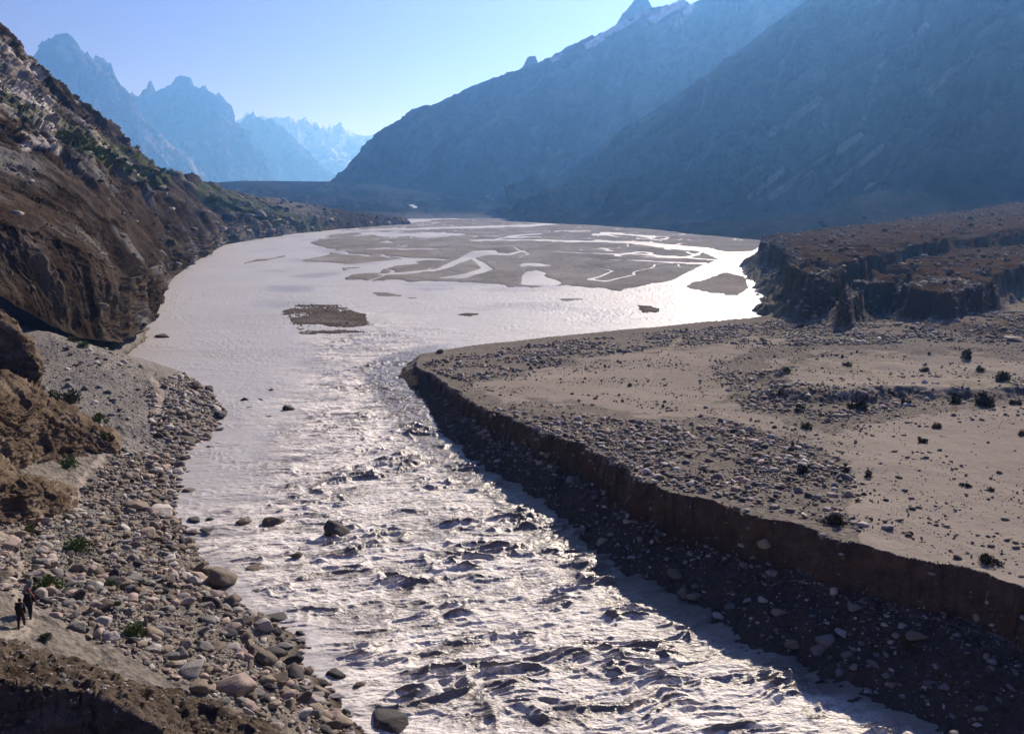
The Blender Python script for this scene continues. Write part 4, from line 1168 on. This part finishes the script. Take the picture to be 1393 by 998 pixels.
def shrub(px, py, wpx, mat, label, group, parts=True, name='shrub', lean=0):
    loc, d = pick(px, py)
    s = wpx * d / FPX / 2 * (1.12 if parts else 1.1)
    i = NSH[0]; NSH[0] += 1
    loc = loc - Vector((0, 0, .1 * s))
    rot = random.uniform(0, 6.28)
    if parts:
        o = link(name, None, None, label=label, cat='shrub', group=group)
        o.location = loc; o.scale = (s, s, s * random.uniform(.85, 1.1)); o.rotation_euler = (0, 0, rot)
        link('foliage', FOL[mat.name][i % 4], parent=o); link('stem', STEM[i % 4], parent=o)
    else:
        o = link(name, FOLS[mat.name][i % 3], label=label, cat='shrub', group=group)
        o.location = loc; o.scale = (s, s, s * random.uniform(.8, 1.2)); o.rotation_euler = (0, 0, rot)
    return o

GL, GT = 'green shrubs on the left bank', 'dark shrubs dotted over the sandy terrace'
for px, py, w, m, lab in [
    (90, 545, 42, M_dull, 'large round olive shrub on the gray scree above the rock slabs'), (95, 634, 30, M_green, 'green shrub at the lower right end of the tilted slabs'),
    (136, 574, 24, M_green, 'upper small green shrub between scree and tilted slabs'), (147, 594, 22, M_dull, 'lower dull shrub between scree and tilted slabs'),
    (40, 722, 24, M_green, 'green shrub under the low outcrop by the path fork'), (108, 750, 42, M_green, 'brightest spreading green shrub in the middle of the stony beach'),
    (66, 803, 42, M_green, 'wide green shrub just up the path from the two walkers'), (153, 798, 22, M_green, 'upper one of two small green shrubs among beach stones'),
    (152, 824, 28, M_green, 'lower one of two small green shrubs among beach stones'), (186, 862, 32, M_green, 'pale green shrub on the lower middle beach'),
    (60, 872, 20, M_dull, 'small grayish shrub right of the nearest walker'), (92, 706, 16, M_dull, 'small dull shrub beside the path below the low outcrop'),
    (101, 462, 18, M_dull, 'left one of three shrubs at the foot of the brown bluff'), (116, 470, 17, M_green, 'middle one of three shrubs at the foot of the brown bluff'),
    (135, 454, 18, M_dull, 'right one of three shrubs at the foot of the brown bluff')]:
    shrub(px, py, w, m, lab, GL)
for px, py, w, m, lab in [
    (1138, 710, 30, M_olive, 'large dark shrub at the border of cobbles and smooth sand'), (1344, 764, 30, M_olive, 'dark shrub nearest the cliff edge on the smooth sand'),
    (1090, 642, 24, M_olive, 'dark shrub in the middle of the cobble field'), (1184, 646, 15, M_olive, 'small shrub on open sand below the faint track'),
    (1254, 600, 15, M_olive, 'small shrub on open sand above the faint track'), (1275, 580, 14, M_olive, 'small shrub on sand farther back from the faint track'),
    (1095, 580, 17, M_olive, 'shrub on the sand in front of the mound, left end'), (1086, 556, 18, M_olive, 'dark shrub in the shade of the mound scarp, left end'),
    (1307, 658, 9, M_olive, 'tiny left tuft of a pair beside the faint track'), (1318, 660, 10, M_olive, 'tiny right tuft of a pair beside the faint track'),
    (1349, 665, 10, M_olive, 'lone tiny tuft on the faint track near the right edge'), (1150, 641, 12, M_olive, 'small shrub at the right rim of the cobble field'),
    (1147, 632, 8, M_olive, 'tiny shrub just behind the one at the right rim of cobbles'), (1165, 556, 30, M_olive, 'broad dark shrub in the middle of the mound scarp'),
    (1340, 550, 32, M_olive, 'broad dark shrub at the right end of the mound scarp'), (1300, 546, 20, M_olive, 'dark shrub left of the broad one at the right scarp end'),
    (1230, 548, 16, M_olive, 'dark shrub halfway along the mound scarp'), (1380, 548, 18, M_olive, 'dark shrub below the mound scarp at the right edge'),
    (1362, 516, 26, M_olive, 'large dark shrub on top of the mound near the right edge'), (1312, 486, 20, M_olive, 'dark shrub on the back of the mound'),
    (1330, 502, 13, M_olive, 'small shrub between two larger ones on the mound back'), (1256, 503, 13, M_olive, 'small shrub in the middle of the mound top'),
    (1153, 496, 13, M_olive, 'small shrub on the left part of the mound top'), (1072, 505, 13, M_green, 'yellow green tuft at the left foot of the mound'),
    (1035, 511, 11, M_green, 'green tuft a little left of the yellow green one'), (1087, 444, 12, M_olive, 'dark shrub near the far waterline of the spit'),
    (855, 524, 9, M_green, 'bright green tuft alone on the gray sand'), (780, 534, 6, M_olive, 'tiny tuft on the left of the gray sand'),
    (842, 536, 5, M_green, 'tiny green tuft below the bright one on gray sand'), (1393, 590, 14, M_olive, 'small shrub on sand cut by the right edge')]:
    shrub(px, py, w, m, lab, GT, parts=w > 9)
# bands of shrubs on the hillside and dots on the plateau: too alike to tell apart
def along(pts, n, spread):
    P_ = np.array(pts, float); seg = np.hypot(*(P_[1:] - P_[:-1]).T); cum = np.concatenate([[0], np.cumsum(seg)])
    for k in range(n):
        t = (k + .5 * random.random()) / n * cum[-1]
        yield float(np.interp(t, cum, P_[:, 0])), float(np.interp(t, cum, P_[:, 1])) + random.gauss(0, spread)
for x_, y_ in along([(84, 184), (130, 205), (175, 226), (222, 246)], 46, 4.5):
    shrub(x_, y_, random.uniform(7, 13), random.choice([M_green, M_dull, M_green]), 'dark green shrub in the upper band across the left hillside', 'shrubs in the upper hillside band', False)
for x_, y_ in along([(286, 270), (340, 288), (385, 303), (418, 314)], 40, 4):
    shrub(x_, y_, random.uniform(6, 12), random.choice([M_green, M_green, M_dull]), 'green shrub in the lower band where the hillside meets the plain', 'shrubs in the lower hillside band', False)
for k in range(8):
    shrub(random.uniform(20, 90), random.uniform(130, 185), random.uniform(5, 9), M_dull, 'dull shrub among the pale rocks high on the left hillside', 'shrubs among the pale hillside rocks', False)
for k in range(34):
    shrub(random.uniform(1110, 1390), random.uniform(292, 384), random.uniform(4, 9), M_olive, 'small dark shrub on the brown plateau above the cliffs', 'dark shrubs on the plateau', False)
# trees standing on the far plain
TR = [tree_i for tree_i in range(2)]
def crown_mesh(seed):
    me_ = foliage_mesh(seed, 420, M_olive, 1.5, .3); me_.name = 'crown'; return me_
CROWN = [crown_mesh(31), crown_mesh(57)]
TRUNK = [join_tubes('trunk', [tube([(0, 0, -.2), (.05, .02, .5), (.0, .05, 1.2)], [.10, .07, .03], 6), tube([(.04, .02, .45), (.3, .1, .95)], [.05, .02], 5), tube([(.03, .02, .5), (-.28, -.1, 1.0)], [.045, .02], 5)], M_stem)]
for k, (px, py, h_) in enumerate([(862, 306, 5), (885, 306, 4), (896, 307, 5), (906, 306, 4), (911, 306.5, 4), (921, 304, 8)]):
    loc, d = pick(px, py)
    s = h_ * d / FPX / 2.0
    o = link('tree', None, None, label=['leftmost small dark tree on the far plain, apart from the rest', 'second small dark tree from the left on the far plain', 'third small dark tree from the left on the far plain',
             'fourth small dark tree from the left on the far plain', 'small dark tree just left of the tallest on the far plain', 'tallest dark tree at the right end of the row on the far plain'][k], cat='tree', group='small trees on the far plain')
    o.location = loc; o.scale = (s * .8, s * .8, s); o.rotation_euler = (0, 0, k * 1.3)
    link('crown', CROWN[k % 2], parent=o).location = (0, 0, .5); link('trunk', TRUNK[0], parent=o)

# ------------------------------------------------------------------ the two walkers
M_skin = plain_mat('skin', (.28, .17, .12), (.33, .21, .15), 6, .6)
M_hair = plain_mat('black_hair', (.012, .010, .009), (.02, .017, .015), 30, .6)
M_cloth1 = plain_mat('dark_wool_cloth', (.022, .020, .024), (.035, .032, .036), 14)
M_cloth2 = plain_mat('brown_cotton_cloth', (.035, .026, .022), (.05, .038, .032), 14)
M_red = plain_mat('faded_red_cloth', (.26, .075, .06), (.32, .10, .085), 14)
M_boot = plain_mat('leather_boots', (.03, .02, .014), (.05, .035, .024), 14)
M_pack = plain_mat('dark_canvas_pack', (.028, .022, .026), (.045, .035, .04), 14)

def skinned(name, verts, edges, radii, mat, sub=2, extra=None):
    bm = bmesh.new()
    vs = [bm.verts.new(v) for v in verts]
    for a, b in edges: bm.edges.new((vs[a], vs[b]))
    me_ = bpy.data.meshes.new(name + '_cage'); bm.to_mesh(me_); bm.free()
    ob = bpy.data.objects.new(name + '_cage', me_); COL.objects.link(ob)
    sk_ = ob.modifiers.new('s', 'SKIN'); sk_.use_smooth_shade = True
    lay = me_.skin_vertices[0].data if me_.skin_vertices else None
    for i, r_ in enumerate(radii):
        lay[i].radius = r_ if isinstance(r_, tuple) else (r_, r_); lay[i].use_root = (i == 0)
    ob.modifiers.new('u', 'SUBSURF').levels = sub; ob.modifiers['u'].render_levels = sub
    dg = bpy.context.evaluated_depsgraph_get()
    out_ = bpy.data.meshes.new_from_object(ob.evaluated_get(dg)); out_.name = name
    bpy.data.objects.remove(ob); bpy.data.meshes.remove(me_)
    if extra:
        bm = bmesh.new(); bm.from_mesh(out_)
        for v, f in extra:
            nv = [bm.verts.new(q) for q in v]
            for q in f: bm.faces.new([nv[i] for i in q])
        bm.to_mesh(out_); bm.free()
    for p_ in out_.polygons: p_.use_smooth = True
    out_.materials.clear(); out_.materials.append(mat)
    return out_

def walker(px, py, heading, label, phase, coat, trousers, scarf=None):
    """a figure 1.72 m tall in mid-stride; it faces +Y before it is turned"""
    s = phase
    SC = .92
    J = dict(pel=(0, 0, .93), bel=(0, .03, 1.08), che=(0, .07, 1.30), nec=(0, .11, 1.47), hea=(0, .15, 1.60), top=(0, .16, 1.70))
    for sg, k in ((-1, 'l'), (1, 'r')):
        f = s * sg
        J['hip' + k] = (.09 * sg, 0, .88); J['kne' + k] = (.10 * sg, .16 * f + .07, .49); J['ank' + k] = (.10 * sg, .27 * f - .03, .10 if f > 0 else .13)
        J['toe' + k] = (.11 * sg, .27 * f + .13, .05)
        J['sho' + k] = (.18 * sg, .08, 1.40); J['elb' + k] = (.25 * sg, -.10 * f + .06, 1.12); J['wri' + k] = (.24 * sg, -.20 * f + .20, .92)
        J['pal' + k] = (.235 * sg, -.22 * f + .24, .84)
    R_ = dict(pel=(.15, .11), bel=(.13, .10), che=(.16, .115), nec=.06, hea=(.075, .09), top=(.06, .07))
    for k in 'lr':
        R_.update({'hip' + k: .085, 'kne' + k: .06, 'ank' + k: .042, 'toe' + k: (.04, .03), 'sho' + k: .055, 'elb' + k: .043, 'wri' + k: .03, 'pal' + k: (.038, .02)})
    E = [('pel', 'bel'), ('bel', 'che'), ('che', 'nec'), ('nec', 'hea'), ('hea', 'top')]
    for k in 'lr':
        E += [('pel', 'hip' + k), ('hip' + k, 'kne' + k), ('kne' + k, 'ank' + k), ('ank' + k, 'toe' + k), ('che', 'sho' + k), ('sho' + k, 'elb' + k), ('elb' + k, 'wri' + k), ('wri' + k, 'pal' + k)]
    def build(name, keep, grow, mat, sub=2, extra=None, repl=None):
        ks = [k for k in J if k in keep]
        idx = {k: i for i, k in enumerate(ks)}
        pts = [J[k] if not repl or k not in repl else repl[k] for k in ks]
        rr = []
        for k in ks:
            r_ = R_[k]; r_ = r_ if isinstance(r_, tuple) else (r_, r_)
            rr.append((r_[0] * grow[0] + grow[1], r_[1] * grow[0] + grow[1]))
        return skinned(name, pts, [(idx[a], idx[b]) for a, b in E if a in idx and b in idx], rr, mat, sub, extra)
    extra = []
    for sg, k in ((-1, 'l'), (1, 'r')):
        w_ = Vector(J['pal' + k]); dn = (w_ - Vector(J['wri' + k])).normalized()
        for j, ln in enumerate((.075, .088, .082, .062)):
            b0 = w_ + dn * .01 + Vector((0, .030 - .020 * j, 0))
            extra.append(tube([b0, b0 + dn * ln * .5, b0 + dn * ln * .85 + Vector((-.018 * sg, 0, 0)), b0 + dn * ln + Vector((-.03 * sg, 0, 0))], [.0105, .0095, .0085, .004], 6))
        b0 = Vector(J['wri' + k]) + dn * .03 + Vector((0, .02, 0))
        extra.append(tube([b0, b0 + Vector((-.01 * sg, .035, -.02)), b0 + Vector((-.02 * sg, .05, -.055))], [.012, .011, .006], 6))
        extra.append(tube([(.072 * sg, .12, 1.64), (.09 * sg, .11, 1.615), (.078 * sg, .125, 1.58)], [.006, .014, .006], 6))     # ear
        extra.append(tube([(.03 * sg, .235, 1.625), (.03 * sg, .243, 1.622)], [.013, .004], 6))                                # eye
    extra.append(tube([(0, .235, 1.635), (0, .262, 1.595), (0, .24, 1.585)], [.008, .016, .008], 6))                           # nose
    extra.append(tube([(-.025, .232, 1.56), (0, .243, 1.558), (.025, .232, 1.56)], [.004, .008, .004], 6))                     # mouth
    body = build('person', set(J), (1, 0), M_skin, 2, extra)
    loc, d = pick(px, py)
    o = link('person', body, None, label=label, cat='person', group='two walkers on the footpath')
    o.location = loc + Vector((0, 0, -.03)); o.rotation_euler = (0, 0, heading); o.scale = (SC, SC, SC)
    link('jacket', build('jacket', {'pel', 'bel', 'che', 'shol', 'shor', 'elbl', 'elbr', 'wril', 'wrir'}, (1.08, .022), coat), parent=o)
    link('trousers', build('trousers', {'pel', 'hipl', 'hipr', 'knel', 'kner', 'ankl', 'ankr'}, (1.06, .022), trousers, repl={'pel': (0, 0, .96)}), parent=o)
    for k in 'lr':
        a_ = Vector(J['ank' + k]); t_ = Vector(J['toe' + k])
        link('boot', skinned('boot', [a_ + Vector((0, 0, .06)), a_ + Vector((0, 0, -.02)), t_ + Vector((0, .03, .01))], [(0, 1), (1, 2)], [.052, .055, (.05, .038)], M_boot), parent=o)
    hd = Vector(J['hea'])
    V_, F_ = ICO[3]
    m_ = ~((V_[:, 1] > .35) & (V_[:, 2] < .45))
    Vh = V_ * np.array([.092, .108, .115]) * (1 + .05 * fbm3(V_[:, 0] * 3, V_[:, 1] * 3, V_[:, 2] * 3, 3, 5))[:, None] + np.array([0, hd.y - .005, hd.z + .045])
    Fh = F_[m_[F_].all(1) & (V_[F_][:, :, 2].mean(1) > -.75)]
    if scarf is not None:
        Vh = Vh + (V_ * .018)
    link('headscarf' if scarf is not None else 'hair', mesh_from_arrays('hair', Vh, Fh), scarf or M_hair, parent=o)
    if scarf is not None:
        link('shawl', skinned('shawl', [(0, .02, 1.42), (.2, .06, 1.41), (.27, .04, 1.27), (-.16, .05, 1.44)], [(0, 1), (1, 2), (0, 3)], [(.10, .09), .085, .065, .07], scarf), parent=o)
    # the load carried on the back is a thing of its own
    bm = bmesh.new(); bmesh.ops.create_cube(bm, size=1.0)
    bmesh.ops.bevel(bm, geom=bm.edges[:], offset=.18, segments=3, affect='EDGES')
    for v in bm.verts:
        v.co = Vector((v.co.x * .36 * (1 - .15 * v.co.z), v.co.y * .26, v.co.z * .58))
    pm = bpy.data.meshes.new('backpack'); bm.to_mesh(pm); bm.free(); pm.materials.append(M_pack)
    for p_ in pm.polygons: p_.use_smooth = True
    pk = link('backpack', None, None, label='dark canvas pack on the back of the ' + ('rear walker with the red shawl' if scarf is not None else 'nearest walker in dark clothes'), cat='backpack', group='packs carried by the walkers')
    pk.scale = (SC, SC, SC); pk.location = o.location + Vector((.13 * math.sin(heading), -.13 * math.cos(heading), 1.24)) * SC; pk.rotation_euler = (-.12, 0, heading)
    link('bag', pm, parent=pk)
    link('bedroll', join_tubes('bedroll', [tube([(-.2, -.04, .31), (-.19, -.04, .31), (.19, -.04, .31), (.2, -.04, .31)], [.02, .065, .065, .02], 12)], M_cloth2), parent=pk)
    for sg in (-1, 1):
        link('strap', join_tubes('strap', [tube([(.12 * sg, .11, .24), (.135 * sg, .24, .25), (.13 * sg, .335, .08), (.15 * sg, .30, -.15), (.15 * sg, .12, -.22)], [.018] * 5, 6)], M_pack), parent=pk)
walker(31, 853, math.radians(18), 'nearest walker in dark clothes carrying a pack up the stony footpath', 1, M_cloth1, M_cloth2)
walker(43, 838, math.radians(10), 'rear walker with a red shawl just ahead on the stony footpath', -1, M_cloth2, M_cloth1, M_red)

# ------------------------------------------------------------------ air
def bounds():
    lo = np.full(3, 1e9); hi = np.full(3, -1e9)
    bpy.context.view_layer.update()
    for o in scene.objects:
        if o.type == 'MESH':
            for c in o.bound_box:
                w = np.array(o.matrix_world @ Vector(c)); lo = np.minimum(lo, w); hi = np.maximum(hi, w)
    return lo, hi
lo, hi = bounds()
lo -= np.array([30, 0, 1.0]); hi += np.array([30, 30, 5.0]); lo[1] = min(lo[1], -60) - 30
V = np.array([[(lo, hi)[i][0], (lo, hi)[j][1], (lo, hi)[k][2]] for i in (0, 1) for j in (0, 1) for k in (0, 1)])
F = np.array([[0, 1, 3, 2], [4, 6, 7, 5], [0, 4, 5, 1], [2, 3, 7, 6], [0, 2, 6, 4], [1, 5, 7, 3]])
me = mesh_from_arrays('haze', V, F, False)
hm = bpy.data.materials.new('valley_haze'); hm.use_nodes = True
t = hm.node_tree; t.nodes.clear()
out = t.nodes.new('ShaderNodeOutputMaterial'); pv = t.nodes.new('ShaderNodeVolumePrincipled')
pv.inputs['Color'].default_value = (.165, .43, .95, 1); pv.inputs['Density'].default_value = 1.22e-4
pv.inputs['Anisotropy'].default_value = .62
pv.inputs['Absorption Color'].default_value = (1, 1, 1, 1)
t.links.new(pv.outputs[0], out.inputs['Volume'])
link('haze', me, hm, label='pale blue haze filling the valley air', cat='haze', kind='stuff')

# ------------------------------------------------------------------ light, sky, camera
SUN_AZ, SUN_EL = math.radians(25), math.radians(30)
sd = Vector((math.sin(SUN_AZ) * math.cos(SUN_EL), math.cos(SUN_AZ) * math.cos(SUN_EL), math.sin(SUN_EL)))
sun = bpy.data.lights.new('sun', 'SUN'); sun.energy = 5.0; sun.angle = math.radians(.5); sun.color = (1.0, .94, .92)
so = bpy.data.objects.new('sun', sun); COL.objects.link(so)
so.rotation_euler = sd.to_track_quat('Z', 'Y').to_euler()
w = bpy.data.worlds.new('World'); scene.world = w; w.use_nodes = True
t = w.node_tree; t.nodes.clear()
out = t.nodes.new('ShaderNodeOutputWorld'); bg = t.nodes.new('ShaderNodeBackground'); sk = t.nodes.new('ShaderNodeTexSky')
sk.sky_type = 'NISHITA'; sk.sun_disc = False; sk.sun_elevation = SUN_EL; sk.sun_rotation = SUN_AZ
sk.altitude = 3000; sk.air_density = 1.0; sk.dust_density = 2.0; sk.ozone_density = 6.0
bg.inputs['Strength'].default_value = .078
tn = t.nodes.new('ShaderNodeMix'); tn.data_type = 'RGBA'; tn.blend_type = 'MULTIPLY'; tn.inputs[0].default_value = 1; tn.inputs[7].default_value = (1.14, .72, .97, 1)
t.links.new(sk.outputs[0], tn.inputs[6]); t.links.new(tn.outputs[2], bg.inputs[0]); t.links.new(bg.outputs[0], out.inputs[0])

cam = bpy.data.cameras.new('camera'); co = bpy.data.objects.new('camera', cam); COL.objects.link(co)
co.location = (0, 0, CAMZ); co.rotation_euler = (math.pi / 2 - PIT, 0, 0)
cam.sensor_width = 36; cam.lens = 36 * FPX / 1393; cam.clip_start = .5; cam.clip_end = 40000
scene.camera = co
scene.render.engine = 'CYCLES'
scene.cycles.use_denoising = True
scene.cycles.volume_bounces = 1
scene.cycles.max_bounces = 6
scene.view_settings.view_transform = 'Standard'
scene.view_settings.look = 'None'
scene.view_settings.exposure = 0.47
scene.view_settings.gamma = 1
